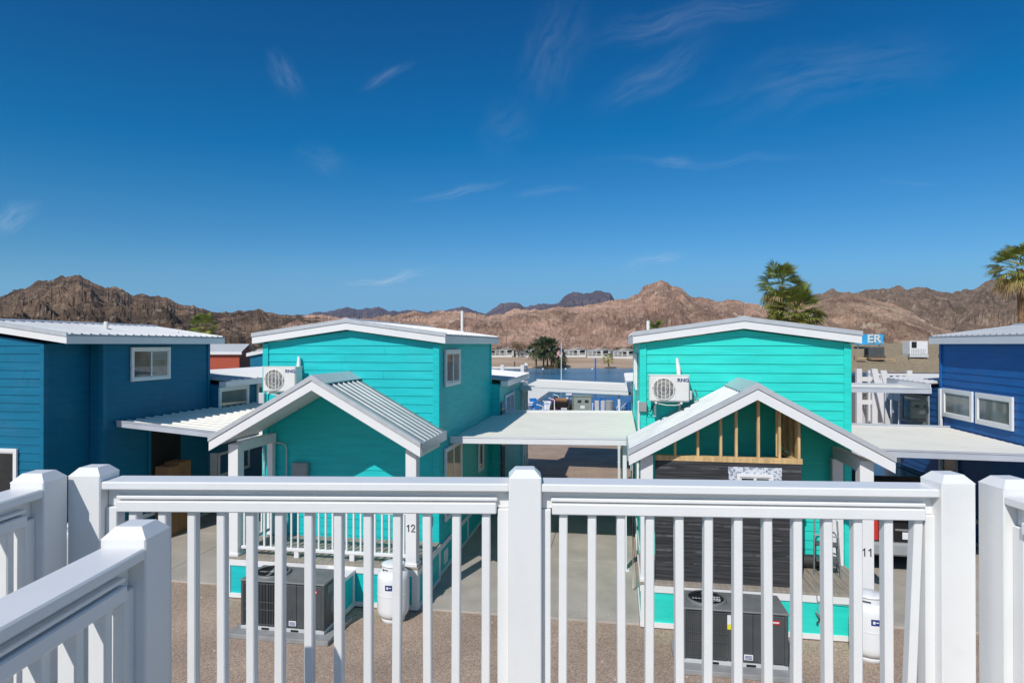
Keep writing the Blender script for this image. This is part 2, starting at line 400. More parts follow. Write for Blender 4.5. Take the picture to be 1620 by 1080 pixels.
def plane_T(O, U, Nn):
    """matrix taking (a, out, z) to the wall plane: a along U, y towards -outside"""
    U = Vector(U).normalized(); Nn = Vector(Nn).normalized()
    m = Matrix.Identity(4)
    m.col[0][:3] = U; m.col[1][:3] = -Nn; m.col[2][:3] = (0, 0, 1); m.col[3][:3] = O
    return m
def window(parent, O, U, Nn, a0, a1, z0, z1, fr=.075, mull=True, glass='glass', mat='white', proud=.045, label=None, sash=None):
    T = plane_T(O, U, Nn); mb = MB()
    mb.box(a0, a1, -proud, 0, z1 - fr, z1, .004, T); mb.box(a0, a1, -proud, 0, z0, z0 + fr, .004, T)
    mb.box(a0, a0 + fr, -proud, 0, z0 + fr, z1 - fr, .004, T); mb.box(a1 - fr, a1, -proud, 0, z0 + fr, z1 - fr, .004, T)
    if mull:
        c = (a0 + a1) / 2
        mb.box(c - .022, c + .022, -proud * .75, -.004, z0 + fr, z1 - fr, .003, T)
    i = .022                                     # inner sash
    for q in ((a0 + fr, a1 - fr, z1 - fr - i, z1 - fr), (a0 + fr, a1 - fr, z0 + fr, z0 + fr + i)):
        mb.box(q[0], q[1], -proud * .62, -.004, q[2], q[3], .0, T)
    for q in ((a0 + fr, a0 + fr + i), (a1 - fr - i, a1 - fr)):
        mb.box(q[0], q[1], -proud * .62, -.004, z0 + fr + i, z1 - fr - i, 0, T)
    w = mb.build('window', M[mat], parent)
    if label: w['label'] = label
    pb = MB(); cm_ = (a0 + a1) / 2 if mull else a1 - fr * .9
    pb.box(a0 + fr * .9, cm_, -.0215, -.0175, z0 + fr * .9, z1 - fr * .9, 0, T)
    if mull:
        pb.cur = 1; pb.box(cm_, a1 - fr * .9, -.0235, -.0195, z0 + fr * .9, z1 - fr * .9, 0, T)
        if glass == 'glass':                     # half drawn blind behind the sliding sash
            pb.cur = 2; zb_ = z0 + (z1 - z0) * .62; n_ = int((z1 - fr - zb_) / .045)
            for i_ in range(n_): pb.box(cm_ + .03, a1 - fr - .02, -.0245, -.0236, zb_ + i_ * .045, zb_ + i_ * .045 + .028, 0, T)
    pb.build('pane', [M[glass], M['glasspale' if glass == 'glass' else glass], M['blind']], w)
    return w

def gable_band(mb, ul, ur, ze, sl, dz0, dz1, y0, y1):
    """band following a gable: between roof line + dz0 and + dz1"""
    uc = (ul + ur) / 2; za = ze + sl * (uc - ul)
    mb.prism([(ul, ze + dz0), (uc, za + dz0), (uc, za + dz1), (ul, ze + dz1)], y0, y1)
    mb.prism([(uc, za + dz0), (ur, ze + dz0), (ur, ze + dz1), (uc, za + dz1)], y0, y1)

# ------------------------------------------------------------------ the small houses
SL = .137                                   # slope of the low loft roofs
def house(loc, W, paint, L, ov, label, front_over=.15, skirt=True, number=None, rear=(0, 3.95), rear_len=4.0, roofmat='galv'):
    h = thing('park_house', label, 'house', loc, YAW, 'small painted houses of the row')
    P = M[paint]; zs = 4.62; ul, ur = -ov, W + ov; uc = W / 2
    ze = zs + ov * SL; za = zs + (uc + ov) * SL
    mb = MB()
    mb.prism([(.02, .02), (W - .02, .02), (W - .02, ze - .02), (uc, za - .02), (.02, ze - .02)], .02, L - .02)
    cut = [(-SL, 1, zs + ov * SL - .02), (SL, 1, zs + (W + ov) * SL - .02)]
    z0 = .62
    lap(mb, (0, .02, 0), (1, 0, 0), (0, -1, 0), W, z0, za, cut)
    lap(mb, (W - .02, 0, 0), (0, 1, 0), (1, 0, 0), L, z0, ze)
    lap(mb, (.02, 0, 0), (0, 1, 0), (-1, 0, 0), L, z0, ze)
    mb.build('wall', P, h)
    for a, x in ((0, -.005), (W - .10, W + .005)):
        mb = MB(); mb.box(a, a + .10, -.022, .02, z0, ze - .03, .003); mb.box(x - .018, x + .018, -.0195, .09, z0, ze - .03, .003); mb.build('corner_trim', P, h)
        mb = MB(); mb.box(x - .018, x + .018, L - .09, L, z0, ze - .03, .003); mb.build('corner_trim', P, h)
    # roof: two ribbed slopes, boards and metal edge
    y0, y1 = -front_over, L + .2
    mb = MB()
    ribbed(mb, ul, zs + .185, uc, za + .185, y0 + .01, y1, h=.026); ribbed(mb, ur, zs + .185, uc, za + .185, y0 + .01, y1, h=.026)
    gable_band(mb, ul + .02, ur - .02, zs + .02 * SL, SL, .05, .15, y0 + .04, y1 - .03)
    roof = mb.build('roof', M[roofmat], h)
    for a, b in ((y0, y0 + .03), (y1 - .03, y1)):
        mb = MB(); gable_band(mb, ul, ur, zs, SL, 0, .135, a, b); mb.build('fascia', M['white'], roof)
    for u in (ul, ur - .022):
        mb = MB(); mb.box(u, u + .022, y0 + .03, y1 - .03, zs - .003, zs + .15); mb.build('fascia', M['white'], roof)
    mb = MB(); gable_band(mb, ul - .012, ur + .012, zs, SL, .137, .215, y0 - .016, y0 + .02)
    mb.prism([(uc - .13, za + .205 - .13 * SL), (uc, za + .214), (uc + .13, za + .205 - .13 * SL), (uc + .13, za + .216 - .13 * SL), (uc, za + .232), (uc - .13, za + .216 - .13 * SL)], y0 - .01, y1)
    mb.build('edge_trim', M['galvtrim'], roof)
    mb = MB()                                 # soffit
    gable_band(mb, ul + .022, ur - .022, zs + .022 * SL, SL, .0, .03, y0 + .03, 0)
    mb.build('soffit', M['white'] if paint != 'blue' else P, roof)
    # rear, lower part
    rl, rr = rear; Lr = L + rear_len; rc = (rl + rr) / 2; re = 3.47; rs = .075
    rov = .22; rze = re + rov * rs; rza = re + (rc - rl + rov) * rs
    mb = MB(); mb.prism([(rl + .02, .02), (rr - .02, .02), (rr - .02, rze), (rc, rza), (rl + .02, rze)], L + .03, Lr)
    lap(mb, (rr - .02, L, 0), (0, 1, 0), (1, 0, 0), rear_len, z0, rze); lap(mb, (rl + .02, L, 0), (0, 1, 0), (-1, 0, 0), rear_len, z0, rze)
    mb.build('rear_wall', P, h)
    e1 = Lr + .35
    mb = MB()
    for a in ((rl - rov), (rr + rov)): ribbed(mb, a, re + .15, rc, rza + .15, L + .2, e1, pitch=.3, h=.03)
    r2 = mb.build('rear_roof', M['whiteroof'], h)
    for u in (rl - rov, rr + rov - .022):
        mb = MB(); mb.box(u, u + .022, L + .03, e1, re - .02, re + .125); mb.build('fascia', M['gutter'], r2)
    mb = MB(); mb.box(rr + .02, rr + rov - .022, L + .03, L + .06, re - .02, re + .125); mb.build('fascia', M['gutter'], r2)
    # rear porch frame
    mb = MB()
    for u in (rl + .1, rr - .02):
        for v in (Lr + .02, Lr + .55, Lr + 1.1): mb.box(u - .07, u + .07, v, v + .12, .1, 3.3, .004)
        mb.box(u - .04, u + .04, Lr + .14, Lr + 1.1, .75, 1.55); mb.box(u - .06, u + .06, Lr + .14, Lr + 1.1, 2.95, 3.3)
    mb.box(rl + .1, rr - .02, Lr + 1.12, Lr + 1.16, .75, 1.55); mb.box(rl, rr, Lr + .02, Lr + 1.2, .5, .6)
    mb.build('rear_porch', M['dwhite'], h)
    # skirting along the sides with white boards
    mb = MB(); tb = MB()
    for x, n in ((W, 1), (0, -1)):
        xo = x + n * .004
        mb.box(xo - n * .02, xo, 0, L + rear_len, .02, .62)
        for z in ((.03, .11), (.54, .64)): tb.box(xo, xo + n * .018, -.02, L + rear_len, *z)
        v = -.02
        while v < L + rear_len: tb.box(xo, xo + n * .015, v, v + .09, .11, .54); v += 2.42
    mb.box(0, W, -.004, .02, .02, .62)
    mb.build('skirting', P, h); tb.build('skirting_trim', M['white'], h)
    return h, roof

def vent(parent, u, v, z, hgt, r=.035, mat='offwhite'):
    mb = MB(); mb.lathe([(0, hgt), (r, hgt), (r, 0), (r * 2.6, -.02), (r * 3, -.10)], (u, v, z), 12); mb.build('vent_pipe', M[mat], parent)

def porch_roof(h, ul, ur, v0, v1, zb, zp):
    """steep gable over the porch: zb bottom of the barge board at the eave, zp roof peak"""
    uc = (ul + ur) / 2; sl = (zp - zb - .25) / (uc - ul)
    mb = MB()
    ribbed(mb, ul, zb + .215, uc, zp - .035, v0 + .02, v1, pitch=.21, w=.035, h=.028)
    ribbed(mb, ur, zb + .215, uc, zp - .035, v0 + .02, v1, pitch=.21, w=.035, h=.028)
    r = mb.build('porch_roof', M['porchmetal'], h)
    mb = MB(); gable_band(mb, ul, ur, zb, sl, 0, .165, v0, v0 + .035)
    mb.build('bargeboard', M['white'], r)
    mb = MB(); gable_band(mb, ul - .01, ur + .01, zb, sl, .167, .252, v0 - .018, v0 + .06)
    g = .24                                                         # ridge cap
    mb.prism([(uc - g, zp - g * sl - .003), (uc, zp + .004), (uc + g, zp - g * sl - .003), (uc + g, zp - g * sl + .012), (uc, zp + .022), (uc - g, zp - g * sl + .012)], v0 - .016, v1 + .0)
    for u, s in ((ul, -1), (ur, 1)): mb.box(u, u + s * .02, v0 + .036, v1, zb + .06, zb + .235)
    mb.build('edge_trim', M['galvtrim'], r)
    mb = MB(); gable_band(mb, ul + .01, ur - .01, zb + .01 * sl, sl, .10, .13, v0 + .035, v1 - .02)
    mb.build('soffit', M['white'], r)
    return r, sl, uc

def porch_base(h, ul, ur, v0, zt, paint, posts, numb=None):
    mb = MB()
    n = int((ur - ul) / .145); st = (ur - ul) / n
    for i in range(n): mb.box(ul + i * st + .004, ul + (i + 1) * st - .004, v0 + .16, -.03, zt - .035, zt, .003)
    mb.box(ul - .03, ur + .03, v0 - .02, v0 + .155, zt - .035, zt + .001, .003)
    mb.build('deck', M['deck'], h)
    mb = MB(); mb.box(ul, ur, v0 + .01, v0 + .03, .03, zt - .04)
    mb.box(ur - .02, ur, v0 + .03, -.03, .03, zt - .04); mb.box(ul, ul + .02, v0 + .03, -.03, .03, zt - .04)
    mb.build('porch_skirting', M[paint], h)
    mb = MB()
    for z in ((.02, .10), (zt - .15, zt - .036)):
        mb.box(ul - .01, ur + .012, v0 - .012, v0 + .01, *z)
        for x in (ur, ul - .02): mb.box(x, x + .02, v0 + .01, -.02, *z)
    for u in (ul - .01, ur - .09): mb.box(u, u + .10, v0 - .010, v0 + .01, .10, zt - .15)
    for v in (v0 + .011, -.12): mb.box(ur + .001, ur + .018, v, v + .09, .10, zt - .15)
    mb.build('porch_trim', M['white'], h)
    out = []
    for (a, b, v, ztop) in posts:
        mb = MB(); mb.box(a, b, v, v + (b - a), zt, ztop, .006); mb.box(a - .018, b + .018, v - .018, v + (b - a) + .018, zt, zt + .055, .005)
        out.append(mb.build('porch_post', M['white'], h))
    if numb:
        a, b, v, _ = posts[-1]
        G = {'1': [[(-.026, .085), (.006, .12), (.006, 0)]], '2': [[(-.034, .088), (-.026, .108), (-.006, .12), (.016, .114), (.028, .096), (.024, .074), (.006, .050), (-.034, .004), (.034, .004)]]}
        for n_, ch_ in enumerate(numb[0]):
            mb = MB(); cx_ = (a + b) / 2 + (n_ - .5) * .088
            for st_ in G[ch_]: mb.tube([(cx_ + x_, v - .006, numb[1] - .06 + z_) for x_, z_ in st_], .0085, 6, smooth=False)
            mb.build('house_number', M['black'], out[-1])
    return out

def minisplit(hloc, u, v, z, label, w=.68, hh=.49, cover=None):
    c, s = math.cos(YAW), math.sin(YAW)
    loc = (hloc[0] + u * c - v * s, hloc[1] + u * s + v * c, z)
    t = thing('air_conditioner', label, 'air conditioner', loc, YAW, 'wall mounted air conditioners')
    d = .29
    mb = MB(); mb.box(0, w, 0, d, 0, hh, .022); mb.box(.02, w * .66, -.006, .004, .025, hh - .025, .006)
    mb.box(w * .685, w - .012, -.005, .004, .025, hh - .025, .006); mb.box(w, w + .055, .09, .24, .03, .20, .015)
    mb.box(-.005, w + .005, -.003, d, hh - .012, hh + .006, .004)
    mb.build('housing', M['split'], t)
    cx, cz, r = w * .36, hh * .49, hh * .405
    mb = MB(); nn = 36
    v0 = [(cx + r * math.cos(2 * math.pi * k / nn), -.008, cz + r * math.sin(2 * math.pi * k / nn)) for k in range(nn)]
    mb.add(v0, [list(range(nn))])
    fanp = mb.build('fan_opening', M['fan'], t)
    mb = MB()
    for k in range(-2, 4):
        x = (k - .5) * r * .36; hz = math.sqrt(max(0, r * r - x * x)); mb.box(cx + x - .006, cx + x + .006, -.022, -.010, cz - hz, cz + hz)
    for q in (1., .66, .33): mb.tube([(cx + r * q * math.cos(2 * math.pi * k / 28), -.014, cz + r * q * math.sin(2 * math.pi * k / 28)) for k in range(28)], .0045 if q < 1 else .009, 5, True)
    mb.build('fan_guard', M['split'], fanp)
    mb = MB()
    for x in (.1, w - .16): mb.box(x, x + .04, -.01, d + .06, -.035, -.002, .004); mb.box(x, x + .04, d + .03, d + .075, -.30, -.036)
    mb.tube([(.16, .02, -.03), (.3, .0, -.055), (.46, .0, -.055), (.58, .02, -.03)], .008, 6)
    mb.build('bracket', M['split'], t)
    text('maker_mark', 'RNG', .085, (w * .845, -.008, hh - .085), FRONT, M['navy'], t, .001, sx=1.15, bold=.003)
    if cover:
        mb = MB(); mb.tube(cover, [.045] * (len(cover) - 1) + [.028], 6); mb.build('line_cover', M['white'], t)
    mb = MB(); mb.tube([(w + .05, .16, .16), (w + .12, .2, .22), (w + .16, .22, .10), (w + .10, .27, .02), (w - .02, .29, -.25), (w - .09, .28, -.38)], .011, 6)
    mb.build('hose', M['grey'], t)
    return t

def carport(frame, u0, u1, v0, v1, z0, z1, label, posts=(), gm='gutter', rh=.005):
    loc, = (frame,)
    t = thing('carport', label, 'carport', (loc[0], loc[1], 0), YAW, 'flat white carports between the houses')
    mb = MB(); ribbed(mb, v0 + .05, 0, v1 - .05, 0, u0, u1, pitch=.9) if False else None
    # pans run across; ribs repeat along v
    pr = []; v = v0 + .06
    while v < v1 - .3:
        pr += [(v, 0), (v + .20, 0), (v + .215, rh), (v + .275, rh)]; v += .29
    pr.append((v1 - .05, 0)); n = len(pr); vs = []
    for U, Z in ((u0, z0), (u1, z1)):
        for y, d in pr: vs.append((U, y, Z - .05 + d))
    for U, Z in ((u0, z0), (u1, z1)):
        for y, d in pr: vs.append((U, y, Z - .075))
    f = []
    for i in range(n - 1):
        f += [[i, i + 1, n + i + 1, n + i], [2 * n + i, 2 * n + i + 1, 3 * n + i + 1, 3 * n + i], [i, i + 1, 2 * n + i + 1, 2 * n + i], [n + i, n + i + 1, 3 * n + i + 1, 3 * n + i]]
    mb.add(vs, f)
    mb.build('roof_panel', M['wmetal'], t)
    mb = MB()
    for a, b in ((v0, v0 + .06), (v1 - .05, v1)):
        mb = MB(); mb.prism([(u0 - .02, z0 - .14), (u1, z1 - .14), (u1, z1), (u0 - .02, z0)], a, b)
        mb.prism([(u0 - .03, z0 - .022), (u1, z1 - .022), (u1, z1 + .004), (u0 - .03, z0 + .004)], a - .012, a)
        mb.build('gutter', M[gm], t)
    for (u, v) in posts:
        zz = z0 + (z1 - z0) * (u - u0) / (u1 - u0)
        mb = MB(); mb.box(u - .04, u + .04, v - .04, v + .04, .03, zz - .076, .004); mb.box(u - .09, u + .09, v - .09, v + .09, .03, .045)
        mb.build('post', M['gutter'], t)
    return t

def package_unit(loc, label, pad_label, grilled=True):
    t = thing('heat_pump', label, 'heat pump', loc, YAW, 'ground mounted heat pumps')
    W, D, z0, z1 = 1.42, .66, .13, .86
    mb = MB(); mb.box(.02, W - .02, .02, D - .02, z0 + .03, z1 - .03, .01)
    for u in (0, W - .05):
        for v in (0, D - .05): mb.box(u, u + .05, v, v + .05, z0, z1 - .02, .006)
    for a, b in ((.62, .95), (.955, W - .05)): mb.box(a, b, .004, .022, z0 + .02, z1 - .045, .006)
    mb.box(W - .022, W - .003, .06, D - .06, z0 + .02, z1 - .045, .006)
    for q in range(7): mb.box(.70 + q * .03, .708 + q * .03, .001, .006, z0 + .06, z0 + .30)
    body = mb.build('cabinet', M['acgrey'], t)
    mb = MB()                                                     # louvred coil guard
    k = .06
    while k < .60: mb.box(k, k + .010, .002, .016, z0 + .02, z1 - .045); k += .027
    for z in (z0 + .03, z0 + .26, z0 + .38, z1 - .06): mb.box(.055, .605, .0, .012, z, z + .014)
    for u in (.2, .33, .46): mb.box(u, u + .014, -.002, .014, z0 + .02, z1 - .045)
    mb.build('coil_guard', M['acgrey'], t)
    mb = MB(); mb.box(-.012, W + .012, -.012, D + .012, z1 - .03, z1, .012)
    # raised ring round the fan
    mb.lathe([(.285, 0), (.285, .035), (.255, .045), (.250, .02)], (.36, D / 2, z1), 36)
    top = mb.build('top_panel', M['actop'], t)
    mb = MB(); mb.lathe([(0, .004), (.252, .004)], (.36, D / 2, z1), 32, smooth=False)
    mb.build('fan_well', M['dark'], top)
    mb = MB()
    for q in (.06, .10, .14, .18, .22, .25): mb.tube([(.36 + q * math.cos(6.283 * i / 28), D / 2 + q * math.sin(6.283 * i / 28), z1 + .036) for i in range(28)], .0035, 4, True)
    for i in range(8): a = 6.283 * i / 8; mb.tube([(.36 + .05 * math.cos(a), D / 2 + .05 * math.sin(a), z1 + .034), (.36 + .26 * math.cos(a), D / 2 + .26 * math.sin(a), z1 + .036)], .0035, 4)
    mb.build('fan_guard', M['black'], top)
    mb = MB()
    for i in range(4):
        T = Matrix.Translation((.36, D / 2, z1 + .016)) @ Matrix.Rotation(i * 1.57, 4, 'Z') @ Matrix.Rotation(.3, 4, 'X')
        mb.box(.04, .20, -.05, .05, -.003, .003, 0, T)
    mb.lathe([(0, .02), (.05, .02), (.05, 0)], (.36, D / 2, z1 + .006), 16)
    mb.build('fan', M['ltgrey'], top)
    mb = MB(); mb.box(0, W, 0, D, .075, z0 - .001, .004); mb.build('base_rail', M['ltgrey'], t)
    mb = MB()
    for u in (.36, .86): mb.box(u, u + .13, -.003, .01, .085, .118)
    mb.build('fork_slot', M['dark'], t)
    for nm, m, q in (('yellow_sticker', 'yellow', (.605, .655, z1 - .27, z1 - .20)), ('white_sticker', 'label', (.605, .655, z1 - .198, z1 - .07)),
                     ('red_sticker', 'red', (1.19, 1.31, z1 - .155, z1 - .105)), ('maker_plate', 'label', (.83, .95, z0 + .05, z0 + .125))):
        mb = MB(); mb.box(q[0], q[1], -.004, .003, q[2], q[3]); o = mb.build('sticker' if 'st' in nm else nm, M[m], body)
        if nm == 'red_sticker':
            mb = MB(); mb.box(q[0] + .015, q[1] - .015, -.0055, -.004, q[2] + .016, q[3] - .016); mb.build('sticker', M['label'], body)
        if nm == 'maker_plate':
            mb = MB()
            for z in (.012, .030, .048): mb.box(q[0] + .012, q[1] - .012, -.0055, -.004, q[2] + z, q[2] + z + .010)
            mb.build('sticker', M['navy'], body)
    for q in ((W + .0, .12, .30, z1 - .20, z1 - .07), (W, .22, .36, z0 + .18, z1 - .30)):
        mb = MB(); mb.box(W - .004, W + .003, q[1], q[2], q[3], q[4]); mb.build('sticker', M['actop'], body)
    c, s = math.cos(YAW), math.sin(YAW)
    pb = MB(); pb.box(-.12, W + .16, -.20, D + .05, .0, .074, .008)
    p = pb.build('equipment_pad', M['pad']); p.location = loc; p.rotation_euler = (0, 0, YAW)
    tag(p, pad_label, 'concrete pad', 'pads under the heat pumps')
    return t

def propane(loc, label, rz, r=.265, hh=.95, dec=True):
    t = thing('propane_tank', label, 'propane tank', loc, rz, 'white propane tanks')
    mb = MB(); k = hh / .95
    mb.lathe([(0, .06), (r * .55, .065), (r * .86, .10), (r * .98, .16), (r, .22), (r, .70 * k), (r * .985, .745 * k), (r * .90, .80 * k), (r * .70, .835 * k), (r * .45, .85 * k), (0, .855 * k)], (0, 0, 0), 40)
    mb.lathe([(r * 1.003, .455 * k), (r * 1.012, .46 * k), (r * 1.012, .475 * k), (r * 1.003, .48 * k)], (0, 0, 0), 40)
    mb.build('tank_body', M['tank'], t)
    mb = MB(); mb.lathe([(r * .72, 0), (r * .74, 0), (r * .74, .10), (r * .70, .10)], (0, 0, 0), 32); mb.build('foot_ring', M['tank'], t)
    mb = MB()
    n = 28; R0 = r * .70
    for k2 in range(n):
        a0, a1 = 6.2832 * k2 / n, 6.2832 * (k2 + 1) / n
        hole = (k2 % 7) in (2, 3, 4)
        for z0, z1 in (((.80, .815), (.885, .945)) if hole else ((.80, .945),)):
            mb.add([(R0 * math.cos(a0), R0 * math.sin(a0), z0 * k), (R0 * math.cos(a1), R0 * math.sin(a1), z0 * k), (R0 * math.cos(a1), R0 * math.sin(a1), z1 * k), (R0 * math.cos(a0), R0 * math.sin(a0), z1 * k)], [[0, 1, 2, 3]], True)
    mb.lathe([(0, .962 * k), (R0 * .9, .958 * k), (R0 * 1.06, .942 * k), (R0 * 1.06, .925 * k), (R0, .925 * k)], (0, 0, 0), 28)
    mb.build('collar', M['tank'], t)
    mb = MB(); mb.lathe([(.035, .85 * k), (.035, .90 * k), (.05, .90 * k), (.05, .915 * k), (0, .915 * k)], (0, 0, 0), 12); mb.box(.02, .12, -.02, .02, .865 * k, .89 * k)
    mb.build('valve', M['steelgrey'], t)
    if dec:
        mb = MB()
        def patch(a0, a1, z0, z1, rr):
            m = 6; vs = []
            for i in range(m + 1):
                a = a0 + (a1 - a0) * i / m; vs += [(rr * math.cos(a), rr * math.sin(a), z0), (rr * math.cos(a), rr * math.sin(a), z1)]
            mb.add(vs, [[2 * i, 2 * i + 2, 2 * i + 3, 2 * i + 1] for i in range(m)], True)
        patch(R(-118), R(-92), .575 * k, .665 * k, r * 1.004); mb.build('sticker', M['navy'], t)
        mb = MB(); patch(R(-113), R(-106), .60 * k, .64 * k, r * 1.008); patch(R(-104), R(-96), .615 * k, .63 * k, r * 1.008); patch(R(-88), R(-72), .59 * k, .65 * k, r * 1.006)
        mb.build('sticker', M['label'], t)
        mb = MB(); patch(R(-85), R(-80), .60 * k, .64 * k, r * 1.009); patch(R(-78), R(-75), .60 * k, .63 * k, r * 1.009); mb.build('sticker', M['grey'], t)
    return t

# positions of the lots (front left corner on the ground)
L13 = (-12.46, 14.23, 0); L12 = (-5.09, 12.98, 0); L11 = (2.403, 11.78, 0); L10 = (9.95, 10.80, 0)
def at(lot, u, v, z=0.):
    c, s = math.cos(YAW), math.sin(YAW)
    return (lot[0] + u * c - v * s, lot[1] + u * s + v * c, z)

# ---- house 12 (teal, with the railed porch)
W12 = 3.70
h12, r12 = house(L12, W12, 'teal', 5.2, .18, 'deep teal house with white gabled porch and railing, house number 12')
vent(h12, 3.1, 4.3, 4.62 + .35, .52); vent(h12, .45, 3.0, 4.95, .16); vent(h12, 3.62, 4.9, 4.75, .12)
window(h12, (W12, 0, 0), (0, 1, 0), (1, 0, 0), .42, 1.62, 3.74, 4.50, glass='glass')
window(h12, (W12, 0, 0), (0, 1, 0), (1, 0, 0), .42, 1.78, 1.02, 2.50, glass='glasstan')
window(h12, (W12, 0, 0), (0, 1, 0), (1, 0, 0), 3.55, 4.10, 1.40, 2.48, mull=False, glass='glassdk')
window(h12, (3.95, 0, 0), (0, 1, 0), (1, 0, 0), 6.0, 7.5, 1.9, 3.15, glass='glass', mull=True)
mb = MB(); mb.box(3.93, 3.975, 5.35, 5.9, .65, 3.0); mb.build('rear_door', M['glassdk'], h12)
mb = MB(); mb.box(W12 + .006, W12 + .03, .35, .62, .18, .46, .004); mb.build('skirting_vent', M['white'], h12)
porch_roof(h12, -.11, 3.85, -1.62, .0, 2.69, 4.05)
po = porch_base(h12, .12, 3.74, -1.45, .75, 'teal', [(.14, .335, -1.42, 2.78), (3.52, 3.715, -1.42, 2.78)], ('12', 1.42, .0))
for u in (.15, 3.60):
    mb = MB(); mb.box(u, u + .14, -1.20, -.025, 2.62, 2.80, .004); mb.build('porch_beam', M['white'], h12)
mb = MB(); mb.box(.15, .27, -.14, -.022, .76, 2.62, .004); mb.build('porch_post', M['white'], h12)
# porch railing
mb = MB(); v = -1.355
mb.box(.335, 3.52, v, v + .09, 1.68, 1.73, .006); mb.box(.335, 3.52, v + .015, v + .075, 1.62, 1.678, .004); mb.box(.335, 3.52, v + .01, v + .08, .87, .925, .006)
for u in (1.39, 2.45): mb.box(u, u + .09, v + .02, v + .075, .752, .87, .004)
mb.box(.20, .28, -1.22, -.14, 1.68, 1.73, .006); mb.box(.21, .27, -1.22, -.14, .87, .925, .006)
pr = mb.build('porch_railing', M['white'], h12)
for i in range(24):
    mb = MB(); u = .335 + (i + .5) * (3.185 / 24); mb.box(u - .016, u + .016, v + .028, v + .06, .925, 1.62, .003); mb.build('baluster', M['white'], pr)
for i in range(8):
    mb = MB(); y = -1.2 + (i + .5) * (1.06 / 8); mb.box(.225, .257, y - .016, y + .016, .925, 1.68, .003); mb.build('baluster', M['white'], pr)
# things fixed to the front wall
mb = MB(); mb.box(.66, 1.0, -.10, -.01, 1.55, 2.22, .008); pan = mb.build('electric_panel', M['grey'], h12)
mb = MB(); mb.box(.69, .97, -.108, -.10, 1.60, 2.17, .004); mb.build('panel_door', M['grey'], pan)
mb = MB(); mb.tube([(.10, -.03, 2.60), (.40, -.03, 2.60), (.48, -.03, 2.57), (.515, -.03, 2.48), (.52, -.03, 1.2)], .013, 8)
mb.build('conduit', M['ltgrey'], h12)
mb = MB(); mb.tube([(.045, -.06, 2.62), (.03, -.07, 2.45), (.05, -.06, 2.3), (.03, -.06, 2.1), (.045, -.06, 1.6), (.04, -.06, .8)], .014, 8); mb.build('hose', M['white'], h12)
mb = MB(); mb.box(3.42, 3.58, -.09, -.01, 1.12, 1.28, .01); mb.build('meter_box', M['ltgrey'], h12)
mb = MB(); mb.box(3.60, 3.66, .01, .10, .9, .92); mb.box(-.07, .05, -.09, -.02, 3.40, 3.62, .008); mb.build('disconnect_box', M['ltgrey'], h12)
mb = MB(); mb.box(-.045, -.015, .012, .05, .7, 3.4); mb.build('conduit', M['ltgrey'], h12)
minisplit(L12, .22, -.42, 3.66, 'ivory wall air conditioner left of the porch peak on the teal house number 12', w=.70, hh=.50,
          cover=[(.60, .32, .30), (.585, .34, .50), (.585, .36, .70)])
# duct box from the heat pump to the porch skirting
mb = MB(); mb.box(2.12, 2.60, -1.94, -1.464, .03, .60)
ch = mb.build('duct_cover', M['teal'], h12)
mb = MB()
mb.box(2.10, 2.62, -1.96, -1.464, .60, .66)
mb.box(2.60, 2.618, -1.958, -1.88, .03, .60); mb.box(2.60, 2.617, -1.54, -1.464, .03, .60); mb.box(2.60, 2.617, -1.88, -1.54, .03, .11)
mb.box(2.52, 2.599, -1.958, -1.94, .03, .60); mb.box(2.12, 2.20, -1.958, -1.94, .03, .60)
mb.build('trim', M['white'], ch)
package_unit(at(L12, 1.22, -2.70), 'charcoal heat pump on a slab before the railed porch of house 12', 'thin grey slab under the heat pump of house 12')
propane(at(L12, 3.45, -1.82), 'white propane tank standing at the right porch post of house 12', R(8))
# grill under its cover
g = thing('covered_grill', 'black covered grill on the concrete beside the teal house 12', 'grill', (-.20, 21.2, .03), YAW)
mb = MB(); mb.lathe([(.15, 0), (.17, .3), (.18, .6), (.15, .85), (.08, .97), (0, 1.0)], (0, 0, 0), 10); mb.build('cover', M['black'], g)
mb = MB()
for a in (-.1, .1): mb.box(a - .03, a + .03, -.1, .1, -.02, .05)
mb.build('foot', M['rubber'], g)

# ---- house 11 (turquoise, porch being closed in)
W11 = 3.62
h11, r11 = house(L11, W11, 'mint', 5.2, .15, 'bright turquoise house with black felt and bare studs under its porch gable')
vent(h11, .25, 2.6, 4.80, .34); window(h11, (W11, 0, 0), (0, 1, 0), (1, 0, 0), .6, 1.8, 3.74, 4.50)
window(h11, (0, 0, 0), (0, 1, 0), (-1, 0, 0), 1.2, 2.2, 1.4, 2.4); window(h11, (0, 0, 0), (0, 1, 0), (-1, 0, 0), 2.2, 3.4, 3.6, 4.4)
pr11, sl11, uc11 = porch_roof(h11, -.25, 3.70, -1.66, .0, 2.66, 3.99)
po = porch_base(h11, -.05, 3.50, -1.50, .74, 'mint', [(-.06, .14, -1.47, 2.80), (3.27, 3.47, -1.47, 2.80)], ('11', 1.40, .0))
for u in (3.32, -.02):
    mb = MB(); mb.box(u, u + .12, -1.27, -.025, 2.60, 2.80, .004); mb.build('porch_beam', M['white'], h11)
mb = MB(); mb.box(3.28, 3.46, -.16, -.022, .742, 2.60, .004); mb.build('porch_post', M['white'], h11)
